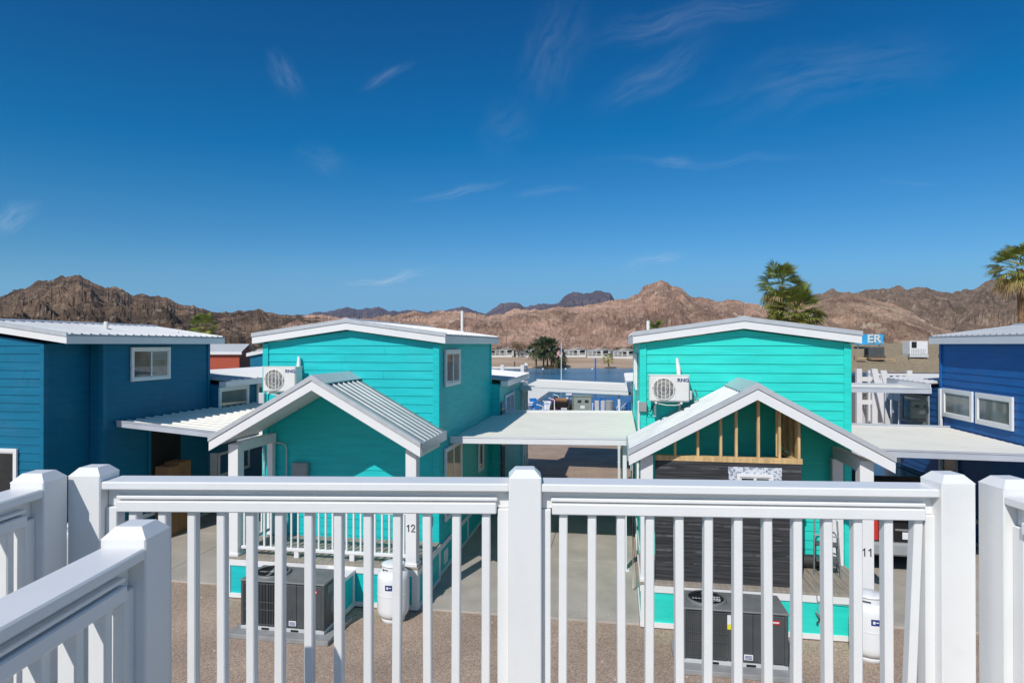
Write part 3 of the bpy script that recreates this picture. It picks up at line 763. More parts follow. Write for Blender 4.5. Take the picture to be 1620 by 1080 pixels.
# enclosing wall
mb = MB(); mb.box(.18, 2.44, -1.36, -1.28, .745, 2.70); mb.box(2.36, 2.44, -1.28, -.03, .745, 2.70)
mb.cur = 1
for i, z in enumerate((1.02, 1.22, 1.46, 1.66, 1.92, 2.15, 2.38, 2.58)):
    a = .18
    while a < 2.3:
        l = random.uniform(.15, .6); mb.box(a, min(2.44, a + l), -1.3625, -1.36, z + random.uniform(-.02, .02), z + random.uniform(.022, .03)); a += l + random.uniform(.02, .4)
mb.build('felt_wall', [M['felt'], pm('printed felt line', (.085, .085, .09), rough=.6, var=.4, vs=9)], h11)
mb = MB(); mb.box(.18, 2.46, -1.37, -1.27, 2.705, 2.745); mb.box(.18, 2.46, -1.368, -1.272, 2.747, 2.785)
def roofz(u): return 2.66 + .08 + sl11 * (u + .25 if u < uc11 else 3.70 - u)
for u in (.50, .86, 1.22, 1.46, 1.80, 2.12, 2.41):
    mb.prism([(u - .019, 2.786), (u + .019, 2.786), (u + .019, roofz(u + .019)), (u - .019, roofz(u - .019))], -1.365, -1.275)
mb.prism([(2.10, 2.79), (2.15, 2.79), (2.15, roofz(2.15)), (2.10, roofz(2.10))], -1.20, -1.17)
for v in (-1.24, -.9, -.5, -.10): mb.prism([(2.40, 2.746), (2.44, 2.746), (2.44, roofz(2.44)), (2.40, roofz(2.40))], v, v + .09)
mb.box(2.37, 2.44, -1.27, -.03, 2.705, 2.745)
mb.prism([(.2, roofz(.2)), (uc11, roofz(uc11)), (uc11, roofz(uc11) - .05), (.2, roofz(.2) - .05)], -1.27, -1.235)
mb.prism([(2.46, roofz(2.46)), (uc11, roofz(uc11)), (uc11, roofz(uc11) - .05), (2.46, roofz(2.46) - .05)], -1.27, -1.235)
fr = mb.build('stud_frame', M['lumber'], h11)
mb = MB(); mb.prism([(2.445, 2.79), (2.462, 2.79), (2.462, roofz(2.462)), (2.445, roofz(2.445))], -1.26, -.05)
mb.build('sheathing', M['osb'], fr)
w = window(h11, (0, -1.36, 0), (1, 0, 0), (0, -1, 0), 1.46, 2.02, 1.93, 2.53, fr=.05, glass='glassdk', proud=.05)
mb = MB(); T = None
for q in ((1.33, 2.15, 2.532, 2.635), (1.34, 1.458, 1.92, 2.532), (2.022, 2.15, 1.92, 2.532)): mb.box(q[0], q[1], -1.366, -1.3626, q[2], q[3])
mb.build('flashing_tape', M['tape'], w)
# front wall fittings
minisplit(L11, .13, -.42, 3.575, 'ivory wall air conditioner left of the stud gable on the turquoise house', w=.70, hh=.475,
          cover=[(.55, .32, .46), (.54, .345, .60), (.51, .355, .78)])
mb = MB(); mb.box(-.04, .10, -.10, -.018, 3.36, 3.54, .008); mb.build('disconnect_box', M['grey'], h11)
mb = MB(); mb.tube([(.08, -.06, 3.42), (.16, -.08, 3.36), (.22, -.07, 3.48), (.26, -.2, 3.56)], .012, 6); mb.build('conduit', M['black'], h11)
mb = MB(); mb.box(-.06, -.02, .02, .07, 2.75, 3.55, .004); mb.tube([(-.03, -.04, 3.36), (-.03, -.05, 2.95), (-.12, -.06, 2.7), (-.16, -.06, 2.4), (-.15, -.06, .1)], .012, 6)
mb.build('conduit', M['white'], h11)
package_unit(at(L11, .49, -2.70), 'charcoal heat pump before the black felt wall of the turquoise house', 'thin grey slab under the heat pump of the turquoise house')
propane(at(L11, 3.22, -1.95), 'white propane tank standing at the porch post marked 11', R(4))
# step stool
t = thing('step_ladder', 'grey folding step stool on the turquoise house porch deck', 'step stool', at(L11, 3.02, -.72, .745), YAW + R(-12))
mb = MB(); mb.tube([(-.2, 0, 0), (-.19, .1, .35), (-.17, .22, .86), (-.13, .23, .92), (.13, .23, .92), (.17, .22, .86), (.19, .1, .35), (.2, 0, 0)], .014, 8)
mb.tube([(-.185, .16, .62), (.185, .16, .62)], .013, 8); mb.build('frame', M['steelgrey'], t)
mb = MB(); mb.tube([(-.18, .36, 0), (-.17, .24, .3), (-.15, .17, .5)], .012, 8); mb.tube([(.18, .36, 0), (.17, .24, .3), (.15, .17, .5)], .012, 8); mb.tube([(-.18, .33, .08), (.18, .33, .08)], .01, 6)
mb.build('rear_leg', M['steelgrey'], t)
for z, y0, y1 in ((.22, -.03, .22), (.47, .04, .25)):
    mb = MB(); mb.box(-.17, .17, y0, y1, z, z + .035, .01); mb.build('step', M['acgrey'], t)
r = MB(); r.tube([(0, 0, 0), (.5, 0, 0)], .11, 16); o = r.build('roll', M['felt']); o.location = at(L11, 2.50, -.35, .86); o.rotation_euler = (0, 0, YAW)
o.name = 'felt_roll'; tag(o, 'short roll of black felt lying on the porch deck', 'felt roll')
mb = MB(); mb.lathe([(.0, .17), (.055, .17), (.06, .15), (.06, .02), (.055, 0), (0, 0)], (0, 0, 0), 16, Matrix.Rotation(R(90), 4, 'Y')); mb.box(-.02, .16, -.05, .05, -.065, -.05)
o = mb.build('outdoor_light', M['ltgrey'], h11); o.location = (2.58, -.06, 1.32)
mb = MB(); mb.tube([(2.62, -1.51, .74), (2.63, -1.53, .6), (2.63, -1.53, .46)], .008, 6); mb.tube([(2.63, -1.53, .62), (2.9, -1.525, .585), (3.3, -1.52, .57)], .005, 5)
mb.tube([(2.61, -1.54, .46), (2.66, -1.54, .36), (2.62, -1.54, .28)], .02, 6); mb.build('loose_cable', M['grey'], h11)

# ---- house 13 (lake blue, left) with its projecting front
W13 = 3.70
h13, r13 = house(L13, W13, 'blue', 3.60, .32, 'lake blue house at the left edge with a projecting front', front_over=1.24, rear_len=5.2)
mb = MB(); P = M['blue']
mb.prism([(.3, .02), (3.36, .02), (3.36, 4.62), (1.85, 4.83), (.3, 4.62)], -1.09, -.0)
lap(mb, (.28, -1.10, 0), (1, 0, 0), (0, -1, 0), 3.10, .62, 4.83, [(-SL, 1, 4.60), (SL, 1, 4.62 + 3.1 * SL)]); lap(mb, (3.365, -1.10, 0), (0, 1, 0), (1, 0, 0), 1.09, .62, 4.62)
mb.box(3.29, 3.388, -1.125, -1.10, .62, 4.61, .003); mb.box(3.365, 3.39, -1.123, -1.01, .62, 4.61, .003)
mb.build('front_bay', P, h13)
window(h13, (0, -1.12, 0), (1, 0, 0), (0, -1, 0), 1.55, 2.80, 1.35, 2.52, glass='glassdk', mull=False)
window(h13, (W13, 0, 0), (0, 1, 0), (1, 0, 0), .77, 2.04, 3.76, 4.54, glass='glass')
vent(h13, 3.0, .85, 4.62 + .27, .24, .045); vent(h13, 3.5, 2.6, 4.62 + .2, .12, .03)
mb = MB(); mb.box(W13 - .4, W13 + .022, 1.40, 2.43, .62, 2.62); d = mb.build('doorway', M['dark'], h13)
mb = MB()
for a in (1.32, 2.43): mb.box(W13 + .002, W13 + .03, a, a + .08, .62, 2.70)
mb.build('door_trim', M['blue'], d)
window(h13, (W13, 0, 0), (0, 1, 0), (1, 0, 0), 3.62, 5.1, 1.0, 1.66, glass='glassdk', proud=.27, mull=True)
window(h13, (3.95, 0, 0), (0, 1, 0), (1, 0, 0), 3.62, 5.02, 2.72, 3.43, fr=.09, glass='glasspale', mull=False)
window(h13, (3.95, 0, 0), (0, 1, 0), (1, 0, 0), 5.45, 6.9, 2.72, 3.43, fr=.09, glass='glassteal', mull=False)
for a in (.3, 1.0, 1.7, 2.4, 3.1):
    mb = MB(); mb.box(W13 + .02, W13 + .035, a, a + .07, .1, .56); mb.build('skirting_trim', M['white'], h13)
t = thing('cardboard_box', 'tall brown cardboard box with a yellow sticker in the blue house doorway', 'cardboard box', at(L13, 3.735, 1.52, .03), YAW)
mb = MB(); mb.box(0, .42, 0, .30, 0, 1.66, .006); mb.box(0, .42, .31, .72, 0, 1.71, .006)
cb = mb.build('carton', M['card'], t)
mb = MB(); mb.box(.42, .423, .14, .29, 1.08, 1.32); mb.build('sticker', M['yellow'], t)
mb = MB()
for i in range(9): mb.box(.42, .423, .36, .36 + random.uniform(.15, .28), 1.06 + i * .065, 1.08 + i * .065)
mb.build('print', M['wood'], t)
propane((-9.05, 12.86, 0), 'white propane tank beside the lake blue house at left', R(-30))
mb = MB(); mb.lathe([(0, 0), (.30, 0), (.32, .25), (.27, .34), (0, .36)], (0, 0, 0), 18, Matrix.Rotation(R(90), 4, 'Y')); mb.box(-.02, .3, -.2, .2, -.34, -.3)
mb.box(.1, .18, -.16, -.12, -.8, -.3); mb.box(.1, .18, .12, .16, -.8, -.3); mb.box(0, .3, -.25, .25, -.83, -.8)
t = mb.build('outdoor_fan', M['black']); t.location = at(L12, -2.05, 5.2, .86); t.rotation_euler = (0, 0, R(-70)); tag(t, 'black drum fan standing in the carport left of house 12', 'fan')

# ---- house 10 (cobalt, right edge)
h10, r10 = house(L10, 3.7, 'cobalt', 5.25, .17, 'cobalt blue house with two side windows at the right edge', rear=(0, 3.9), rear_len=2.3)
window(h10, (0, 0, 0), (0, 1, 0), (-1, 0, 0), 3.72, 5.06, 2.82, 3.52, fr=.10, mull=False, glass='glasspale')
window(h10, (0, 0, 0), (0, 1, 0), (-1, 0, 0), 2.22, 3.58, 2.82, 3.52, fr=.10, mull=False, glass='glasspale')
window(h10, (0, 0, 0), (0, 1, 0), (-1, 0, 0), 4.4, 5.15, 1.0, 2.4, mull=False, glass='glass', mat='ltgrey')
window(h10, (0, 0, 0), (0, 1, 0), (-1, 0, 0), 5.78, 7.38, 2.42, 3.26, fr=.10, mull=False, glass='glassteal', mat='grey')
mb = MB(); mb.box(-.07, -.01, 5.10, 5.20, .7, 3.5, .004); mb.build('downpipe', M['gutter'], h10)
vent(h10, 1.2, 3, 4.9, .3)

# ---- carports
carport(L12, 3.74, 7.56, .82, 6.2, 2.69, 2.74, 'flat white carport between houses 12 and 11', [(7.3, 6.0), (7.3, 1.1)])
carport(L13, 3.74, 7.6, .35, 6.3, 2.93, 2.62, 'flat white carport between the lake blue house and house 12', [(7.3, .6), (7.3, 6.0)], 'gutter2', .03)
carport(L11, 3.66, 7.56, .75, 5.0, 2.66, 2.62, 'flat white carport in front of the cobalt house', [(3.95, 5.0)], 'gutter2')
carport(L12, 3.98, 7.5, 8.9, 13.2, 3.22, 3.10, 'flat white carport furthest back, spanning the gap with the river view', [(7.2, 9.1), (7.2, 13.0)])
carport(L11, 3.9, 7.40, 5.5, 7.45, 3.53, 3.50, 'flat white carport behind the turquoise house on its right', [(4.2, 7.3)], 'gutter2')
carport(L13, 4.22, 7.4, 5.6, 10.0, 3.55, 3.45, 'flat white carport behind the pale windows of the blue house', [(7.1, 6.8)])

# ---- black sport utility vehicle under the right carport
def suv(loc, rz):
    t = thing('parked_car', 'black sport utility vehicle parked under the carport of the cobalt house', 'car', loc, rz)
    W = .93
    def sec(y, pts): return [(x, y, z) for x, z in pts]
    secs = []
    for y, w, zb, zt in ((0, .86, .42, 1.00), (.06, .92, .36, 1.06), (.5, .95, .30, 1.08), (2.6, .95, .30, 1.05), (3.3, .95, .30, 1.02), (4.2, .92, .32, .95), (4.6, .85, .42, .85), (4.68, .7, .5, .72)):
        secs.append([(-w * .93, y, zb), (-w, y, zb + .12), (-w, y, zt - .16), (-w * .94, y, zt), (w * .94, y, zt), (w, y, zt - .16), (w, y, zb + .12), (w * .93, y, zb)])
    mb = MB(); n = 8
    vs = [p for s in secs for p in s]; f = [[i * n + k, i * n + (k + 1) % n, (i + 1) * n + (k + 1) % n, (i + 1) * n + k] for i in range(len(secs) - 1) for k in range(n)]
    mb.add(vs, f + [list(range(n)), list(range((len(secs) - 1) * n, len(secs) * n))])
    # greenhouse
    g = [(.02, .84, 1.04, .82, 1.08), (.42, .86, 1.06, .70, 1.72), (.8, .86, 1.06, .69, 1.80), (2.4, .86, 1.04, .68, 1.79), (2.9, .86, 1.03, .66, 1.70), (3.55, .84, 1.0, .80, 1.03)]
    gs = [[(-wb, y, zb), (-wt, y, zt), (wt, y, zt), (wb, y, zb)] for y, wb, zb, wt, zt in g]
    vs = [p for s in gs for p in s]; mb.add(vs, [[i * 4 + k, i * 4 + (k + 1) % 4, (i + 1) * 4 + (k + 1) % 4, (i + 1) * 4 + k] for i in range(len(gs) - 1) for k in range(4)])
    for x in (-.55, .55): mb.tube([(x, .7, 1.80), (x, .8, 1.84), (x, 2.3, 1.84), (x, 2.4, 1.80)], .018, 6)
    body = mb.build('body', M['carblk'], t)
    mb = MB(); mb.poly([(-.72, .085, 1.12), (.72, .085, 1.12), (.62, .385, 1.62), (-.62, .385, 1.62)]); o = mb.build('rear_window', M['carglass'], t); o.location = (0, -.025, 0)
    for s in (-1, 1):
        for a, b in ((.55, 1.25), (1.32, 2.1), (2.17, 2.85)):
            mb = MB(); mb.poly([(s * .866, a, 1.12), (s * .866, b + (.45 if a > 2 else 0), 1.12), (s * .715, b, 1.66), (s * .715, a + .05, 1.66)]); mb.build('side_window', M['carglass'], t)
        mb = MB(); mb.box(s * .945, s * .70, -.03, .10, .66, 1.05, .02); mb.build('tail_light', M['red'], t)
        for y in (.85, 3.75):
            T = Matrix.Translation((s * .86, y, .36)) @ Matrix.Rotation(R(90), 4, 'Y')
            mb = MB(); mb.lathe([(.22, -.11), (.34, -.11), (.365, -.07), (.365, .07), (.34, .11), (.22, .11)], (0, 0, 0), 28, T); wh = mb.build('wheel', M['rubber'], t)
            mb = MB(); mb.lathe([(0, s * .08), (.07, s * .09), (.20, s * .07), (.225, s * .10)], (0, 0, 0), 20, T); mb.build('rim', M['chrome'], wh)
    mb = MB(); mb.box(-.90, .90, -.10, .04, .38, .64, .04); mb.build('rear_bumper', M['grey'], t)
    mb = MB(); mb.box(-.26, .26, -.012, .02, .70, .84, .006); mb.build('number_plate', M['label'], t)
    mb = MB(); mb.box(-.4, .4, -.02, .02, .87, .91, .006); mb.build('tailgate_trim', M['chrome'], t)
    return t
suv((8.02, 12.55, .03), YAW)

# ------------------------------------------------------------------ balcony railings
ZC = 4.06                                     # top of the hand rail
def rpost(parent, x0, x1, y0, y1, dz=0.):
    mb = MB(parent.matrix_basis.inverted()); b = .004; sh = 4.086 + dz; i = .027; tp = .026
    mb.box(x0, x1, y0, y1, 3.0, sh, b)
    v = [(x0, y0, sh - .004), (x1, y0, sh - .004), (x1, y1, sh - .004), (x0, y1, sh - .004), (x0 + i, y0 + i, sh + tp), (x1 - i, y0 + i, sh + tp), (x1 - i, y1 - i, sh + tp), (x0 + i, y1 - i, sh + tp)]
    mb.add(v, [[4, 5, 6, 7], [0, 1, 5, 4], [1, 2, 6, 5], [2, 3, 7, 6], [3, 0, 4, 7]])
    return mb.build('post', M['rail'], parent)
def panel(parent, p0, p1, nb, dz=0., a0=None, sp=None, s=.05):
    """railing between two posts; p0->p1 runs along the outer (viewer's) face of the hand rail"""
    p0 = Vector((*p0, 0)); p1 = Vector((*p1, 0)); d = (p1 - p0); ln = d.length; d.normalize()
    n = Vector((-d.y, d.x, 0))
    T = Matrix.Identity(4); T.col[0][:3] = d; T.col[1][:3] = n; T.col[3][:3] = p0 + Vector((0, 0, dz))
    T = parent.matrix_basis.inverted() @ T
    mb = MB(); mb.box(0, ln, 0, .127, ZC - .033, ZC, .005, T); hr = mb.build('hand_rail', M['rail'], parent)
    mb = MB()
    mb.box(0, ln, .046, .085, 3.955, ZC - .0335, .003, T)
    for a in (0, ln - s): mb.box(a, a + s, .030, .085, 3.12, 3.954, .003, T)
    mb.box(s, ln - s, .034, .080, 3.12, 3.17, .003, T)
    mb.box(s, ln - s, .024, .0455, 3.986, 4.000, .003, T)
    mb.build('rail_frame', M['rail'], parent)
    mb = MB(); mb.box(s + .004, ln - s - .004, .016, .0455, 3.937, 3.980, .004, T); mb.build('rail_board', M['rail'], parent)
    pitch = sp or (ln - 2 * s) / nb; w = .0165
    if a0 is None: a0 = s + .5 * pitch
    for i in range(nb):
        a = a0 + i * pitch
        sh_ = Matrix.Identity(4); le = random.uniform(-.004, .004) / .8 if not (sp == .1122 and i == 12) else .042
        sh_[0][2] = le; sh_[0][3] = -le * 3.954
        mb = MB(); mb.box(a - w, a + w, .034 + random.uniform(0, .003), .080, 3.171, 3.954, .004, T @ sh_)
        o = mb.build('baluster', M['rail'], parent)
A0, A1 = (-1.620, 2.492), (-.0125, 2.458); B1, C0 = (.1145, 2.452), (1.598, 2.362)
fr = thing('balcony_railing', 'white front railing spanning the middle of the view with three square posts', 'railing', (0, 2.45, 3.0), 0, 'white balcony railings')
bpy.context.view_layer.update()
rpost(fr, -1.747, -1.620, 2.488, 2.615); rpost(fr, -.0125, .1145, 2.447, 2.574); rpost(fr, 1.598, 1.725, 2.352, 2.479)
panel(fr, A0, A1, 13, 0, .105, .1177, .045); panel(fr, B1, C0, 13, 0, .0855, .1122, .036)
def side_rail(label, x0, x1, ytop, yend, nb, dz):
    t = thing('balcony_railing', label, 'railing', ((x0 + x1) / 2, ytop, 3.0), 0, 'white balcony railings')
    bpy.context.view_layer.update()
    rpost(t, x0, x1, ytop, ytop + .127, dz); rpost(t, x0, x1, yend - .127, yend, dz)
    panel(t, (x1, yend), (x1, ytop), nb, dz) if x0 < 0 else panel(t, (x0, ytop), (x0, yend), nb, dz)
    return t
side_rail('white side railing coming towards the viewer at the lower left', -1.144, -1.017, 1.758, -1.1, 25, -.024)
side_rail('white railing at the far left edge with its post beside the front railing corner', -1.861, -1.734, 2.343, -1.1, 30, .006)
side_rail('white railing cut by the right edge of the view with one post showing', 1.763, 1.890, 2.268, -1.1, 30, .0)
mb = MB(); mb.box(-6, 6, -6, 2.50, 2.80, 2.99)
struct(mb.build('balcony_floor', M['deck']))

# ------------------------------------------------------------------ the ground
def gz(y):
    pts = ((-60, 0), (44, 0), (62, -3.15), (75, -5), (190, -5), (203, -3.1), (236, -.1), (270, 0), (14000, 0))
    for (a, za), (b, zb) in zip(pts, pts[1:]):
        if y <= b: return za + (zb - za) * (y - a) / (b - a)
    return 0
ys = [-6000, -60, 0, 20, 36, 44, 47, 50, 53, 56, 59, 62, 66, 75, 190, 196, 203, 206, 210, 215, 220, 226, 232, 238, 270, 500, 14000]
xs = [-9000, -600, -200] + [-60 + 5 * i for i in range(33)] + [140, 200, 600, 9000]
mb = MB(); vs = []
for y in ys:
    for x in xs:
        w = 3.0 * mn.noise(Vector((x * .03, 3.1, 0))) if 190 <= y <= 240 else 0
        vs.append((x, y + w, gz(max(y, -60)) + (.25 * mn.noise(Vector((x * .07, y * .1, 2))) if 203 < y < 240 else 0)))
nx = len(xs)
mb.add(vs, [[j * nx + i, j * nx + i + 1, (j + 1) * nx + i + 1, (j + 1) * nx + i] for j in range(len(ys) - 1) for i in range(nx - 1)], True)
struct(mb.build('ground', ground_mat(), recalc=False))
mb = MB(); mb.add([(-4000, 56, -3), (4000, 56, -3), (4000, 212, -3), (-4000, 212, -3)], [[0, 1, 2, 3]])
struct(mb.build('river', water_mat(), recalc=False))
def drive(lot, u0, u1, v0, v1, step=2.9, du=1.95):
    mb = MB(); v = v0
    while v < v1 - .1:
        u = u0
        while u < u1 - .1:
            mb.box(u + .005, min(u + du, u1) - .005, v + .005, min(v + step, v1) - .005, -.08, .03, .006); u += du
        v += step
    o = mb.build('driveway', M['concrete']); o.location = lot; o.rotation_euler = (0, 0, YAW); return struct(o)
drive(L12, 3.72, 7.52, -1.38, 9.0); drive(L13, 3.70, 7.50, -.95, 10); drive(L11, 3.62, 7.45, -.85, 10); drive(L13, -6, -.05, -1.0, 9); drive(L10, 3.75, 9, -1, 9)
# stones and scraps lying on the gravel
mb = MB()
for i in range(520):
    x = random.uniform(-7, 8); y = random.uniform(5.6, 11.2 - .12 * x); r = random.uniform(.008, .022) * (1 if random.random() < .93 else 1.8)
    a = random.random() * 6; vs = [(x + r * math.cos(a + q) * random.uniform(.6, 1.2), y + r * math.sin(a + q) * random.uniform(.6, 1.2), .0) for q in (0, 1.2, 2.5, 3.8, 5)] + [(x, y, r * .8)]
    mb.add(vs, [[k, (k + 1) % 5, 5] for k in range(5)])
for i in range(330):
    q = random.random(); lot, ua, ub, vf = ((L12, 3.8, 7.5, -1.36), (L13, 3.8, 7.4, -.93), (L11, 3.7, 7.4, -.83))[i % 3]
    u = random.uniform(ua, ub); v = vf + abs(random.gauss(0, .22)); x, y, _ = at(lot, u, v); r = random.uniform(.006, .016); a = random.random() * 6
    mb.add([(x + r * math.cos(a + k), y + r * math.sin(a + k), .03) for k in (0, 1.2, 2.5, 3.8, 5)] + [(x, y, .03 + r * .8)], [[k, (k + 1) % 5, 5] for k in range(5)])
o = mb.build('pebbles', pm('pebble', (.42, .33, .27), rough=.9, var=.35, vs=1.5)); struct(o, 'stuff')

# ------------------------------------------------------------------ hills
def lerp_prof(prof, x):
    if x <= prof[0][0]: return prof[0][1]
    for (a, ya), (b, yb) in zip(prof, prof[1:]):
        if x <= b: return ya + (yb - ya) * (x - a) / (b - a)
    return prof[-1][1]
def hill(name, prof, d0, d1, mat, nx, ny, amp=.42, sc=90., seed=0., rough=2.2, vary=.12, p=1.05, zb=-.5, back=1.5, spur=.5):
    vs = []; x0, x1 = prof[0][0], prof[-1][0]
    for i in range(nx):
        px = x0 + (x1 - x0) * i / (nx - 1); k = (px - 810) / 1000.
        yp = lerp_prof(prof, px) + rough * (mn.fractal(Vector((px * .06, seed, 0)), 1., 2., 5) ) + rough * .35 * mn.noise(Vector((px * .5, seed, 5)))
        D1 = d1 * (1 + vary * mn.noise(Vector((px * .006, seed + 9, 0)))); D0 = d0 * (1 + .25 * vary * mn.noise(Vector((px * .01, seed + 3, 0))))
        tr = (545 - yp) / 1000.; H = max(CH + tr * D1 - zb, .2)
        for j in range(ny):
            t = (j / (ny - 1)) * back
            D = D0 + (D1 - D0) * t
            X, Y = k * D, D
            q = Vector((X / sc, Y / sc, seed))
            rdg = mn.ridged_multi_fractal(q, .85, 2.15, 8, 1., 2.) / 2.2 - .55
            q2 = Vector((X / sc * .38, Y / sc * .38, seed + 31))
            big = mn.ridged_multi_fractal(q2, 1., 2.1, 5, 1., 2.) / 2.2 - .5
            fb = mn.fractal(q * 3.1, .75, 2.1, 7)
            if t <= 1:
                w = math.sin(math.pi * min(t, .97)) ** .75
                base = t ** p
                h = H * (base + w * amp * (.85 * big + .50 * rdg + .22 * fb)) + (3.4 * fb + 3.0 * rdg) * (sc / 80.) * min(1, t * 4) * (1 - t * .5)
                h = max(h, .01 * H * t)
                lim = max((CH + (tr - .002) * D - zb), .1)
                if t < .99:
                    kk = .07 * H; e = (lim - h) / kk
                    h = lim - kk * (math.log1p(math.exp(-abs(e))) + max(e, 0))
            else:
                h = H * (1 - (t - 1) * 1.25 + (t - 1) * .5 * rdg)
            vs.append((X, Y, zb + h))
    fs = [[i * ny + j, (i + 1) * ny + j, (i + 1) * ny + j + 1, i * ny + j + 1] for i in range(nx - 1) for j in range(ny - 1)]
    mb = MB(); mb.add(vs, fs, False); o = mb.build(name, mat, recalc=False)
    return struct(o)
LEFT = [(-700, 470), (-400, 440), (-200, 478), (-60, 470), (0, 467), (30, 458), (48, 456), (62, 446), (84, 443), (98, 439), (110, 438), (128, 439), (143, 443), (160, 455), (178, 456), (190, 460), (212, 468), (226, 465), (240, 470), (255, 471), (264, 468), (276, 475), (292, 483), (306, 482), (324, 489), (345, 496), (366, 495), (378, 491), (395, 489), (410, 489), (424, 494), (442, 498), (470, 499), (500, 502), (540, 506), (600, 515), (680, 530)]
CEN = [(430, 503), (470, 500), (510, 497), (530, 502), (570, 504), (615, 500), (640, 495), (660, 492), (677, 497), (690, 491), (698, 490), (707, 492), (720, 491), (745, 494), (762, 497), (775, 499), (800, 495), (830, 490), (868, 488), (885, 484), (905, 486), (925, 482), (945, 479), (970, 475), (990, 471), (1004, 467), (1014, 463), (1017, 455), (1030, 449), (1047, 444), (1056, 447), (1063, 453), (1075, 453), (1084, 460), (1093, 469), (1108, 471), (1120, 471), (1132, 476), (1150, 475), (1166, 474), (1178, 480), (1190, 480), (1212, 485), (1240, 492), (1290, 505), (1340, 520)]
RB = [(1150, 500), (1185, 482), (1215, 483), (1260, 475), (1285, 466), (1300, 465), (1322, 461), (1335, 465), (1360, 464), (1378, 461), (1398, 458), (1410, 459), (1424, 455), (1436, 459), (1452, 453), (1470, 454), (1486, 459), (1497, 460), (1508, 463), (1520, 461), (1536, 458), (1550, 450), (1566, 444), (1590, 441), (1625, 437), (1700, 428), (1800, 436), (2000, 452), (2400, 460)]
RF = [(1180, 520), (1235, 505), (1270, 486), (1300, 474), (1320, 469), (1338, 467), (1355, 467), (1372, 471), (1400, 479), (1425, 488), (1447, 498), (1470, 510), (1495, 522), (1530, 530), (1600, 527), (1700, 520), (1900, 512)]
FARA = [(380, 500), (440, 499), (482, 498), (505, 493), (530, 491), (548, 487), (562, 489), (578, 487), (600, 485), (614, 490), (632, 494), (655, 492), (690, 495), (705, 492), (725, 487), (732, 485), (745, 489), (757, 494), (775, 500), (800, 502)]
FARB = [(740, 505), (766, 497), (780, 490), (795, 482), (808, 480), (820, 480), (828, 485), (845, 484), (868, 479), (885, 477), (893, 469), (908, 464), (923, 466), (938, 465), (948, 462), (965, 464), (972, 475), (985, 482), (1010, 490), (1060, 500)]
m_left = hill_mat('dark desert rock', (.08, .057, .042), (.28, .183, .122), (.56, .44, .31), sc=.016, out=.66, fine=.13)
m_cen = hill_mat('rosy desert rock', (.31, .19, .14), (.78, .50, .36), (.84, .67, .51), sc=.018, out=.60, fine=.17, spots=.38)
m_rb = hill_mat('grey brown desert rock', (.175, .122, .088), (.37, .26, .185), (.64, .50, .37), sc=.013, out=.64, fine=.11)
m_rf = hill_mat('pink desert rock', (.33, .20, .14), (.84, .57, .40), (.88, .72, .54), sc=.03, out=.58, fine=.22, spots=.4)
m_far = hill_mat('haze violet rock', (.085, .072, .092), (.15, .125, .14), (.28, .23, .22), sc=.0022, out=.66, fine=.02, spots=.2)  # blue haze of distance is put into the rock's own violet grey
hill('hills', LEFT, 250, 640, m_left, 760, 170, seed=1.3, sc=75, amp=.52, p=1.25, rough=2.9)
hill('hills', CEN, 272, 620, m_cen, 760, 170, seed=4.1, sc=66, amp=.52, p=1.3, rough=2.9)
hill('hills', RB, 420, 900, m_rb, 700, 150, seed=7.7, sc=100, amp=.5, p=1.2, rough=2.8)
hill('hills', RF, 130, 330, m_rf, 420, 130, seed=11.9, sc=40, amp=.34, rough=1.5, p=1.15)
hill('distant_mountains', FARA, 1700, 3400, m_far, 300, 60, seed=15, sc=420, rough=1.6)
hill('distant_mountains', FARB, 1500, 2700, m_far, 300, 70, seed=19, sc=360, rough=1.6)

# ------------------------------------------------------------------ palms and other plants
def frond(mb, base, az, el, Lp, Rf, segs, rng, droop=.35):
    d = Vector((math.cos(az) * math.cos(el), math.sin(az) * math.cos(el), math.sin(el)))
    side = Vector((-math.sin(az), math.cos(az), 0)); up = side.cross(d) * -1
    if up.z < 0: up = -up
    tip = base + d * Lp - Vector((0, 0, .06 * Lp))
    w = .018 * Rf
    mb.add([base - side * w * 1.6, base + side * w * 1.6, tip + side * w, tip - side * w], [[0, 1, 2, 3]])
    tw = rng.uniform(-.5, .5)
    side2 = side * math.cos(tw) + up * math.sin(tw); up2 = up * math.cos(tw) - side * math.sin(tw)
    for k in range(segs):
        a = -1.5 + 3.0 * (k + .5) / segs + rng.uniform(-.05, .05)
        dd = (d * math.cos(a) + side2 * math.sin(a)).normalized(); l = Rf * (1 - .22 * abs(a) / 1.75) * rng.uniform(.85, 1.08)
        nn = dd.cross(up2).normalized() * (Rf * 1.5 / segs * .62)
        mid = tip + dd * l * .6 + up2 * .05 * l - Vector((0, 0, droop * .22 * l))
        end = tip + dd * l * .93 - Vector((0, 0, droop * l * rng.uniform(.55, 1.25)))
        mb.add([tip, mid - nn * .8, mid + nn * .8, end], [[0, 1, 2], [1, 3, 2]])
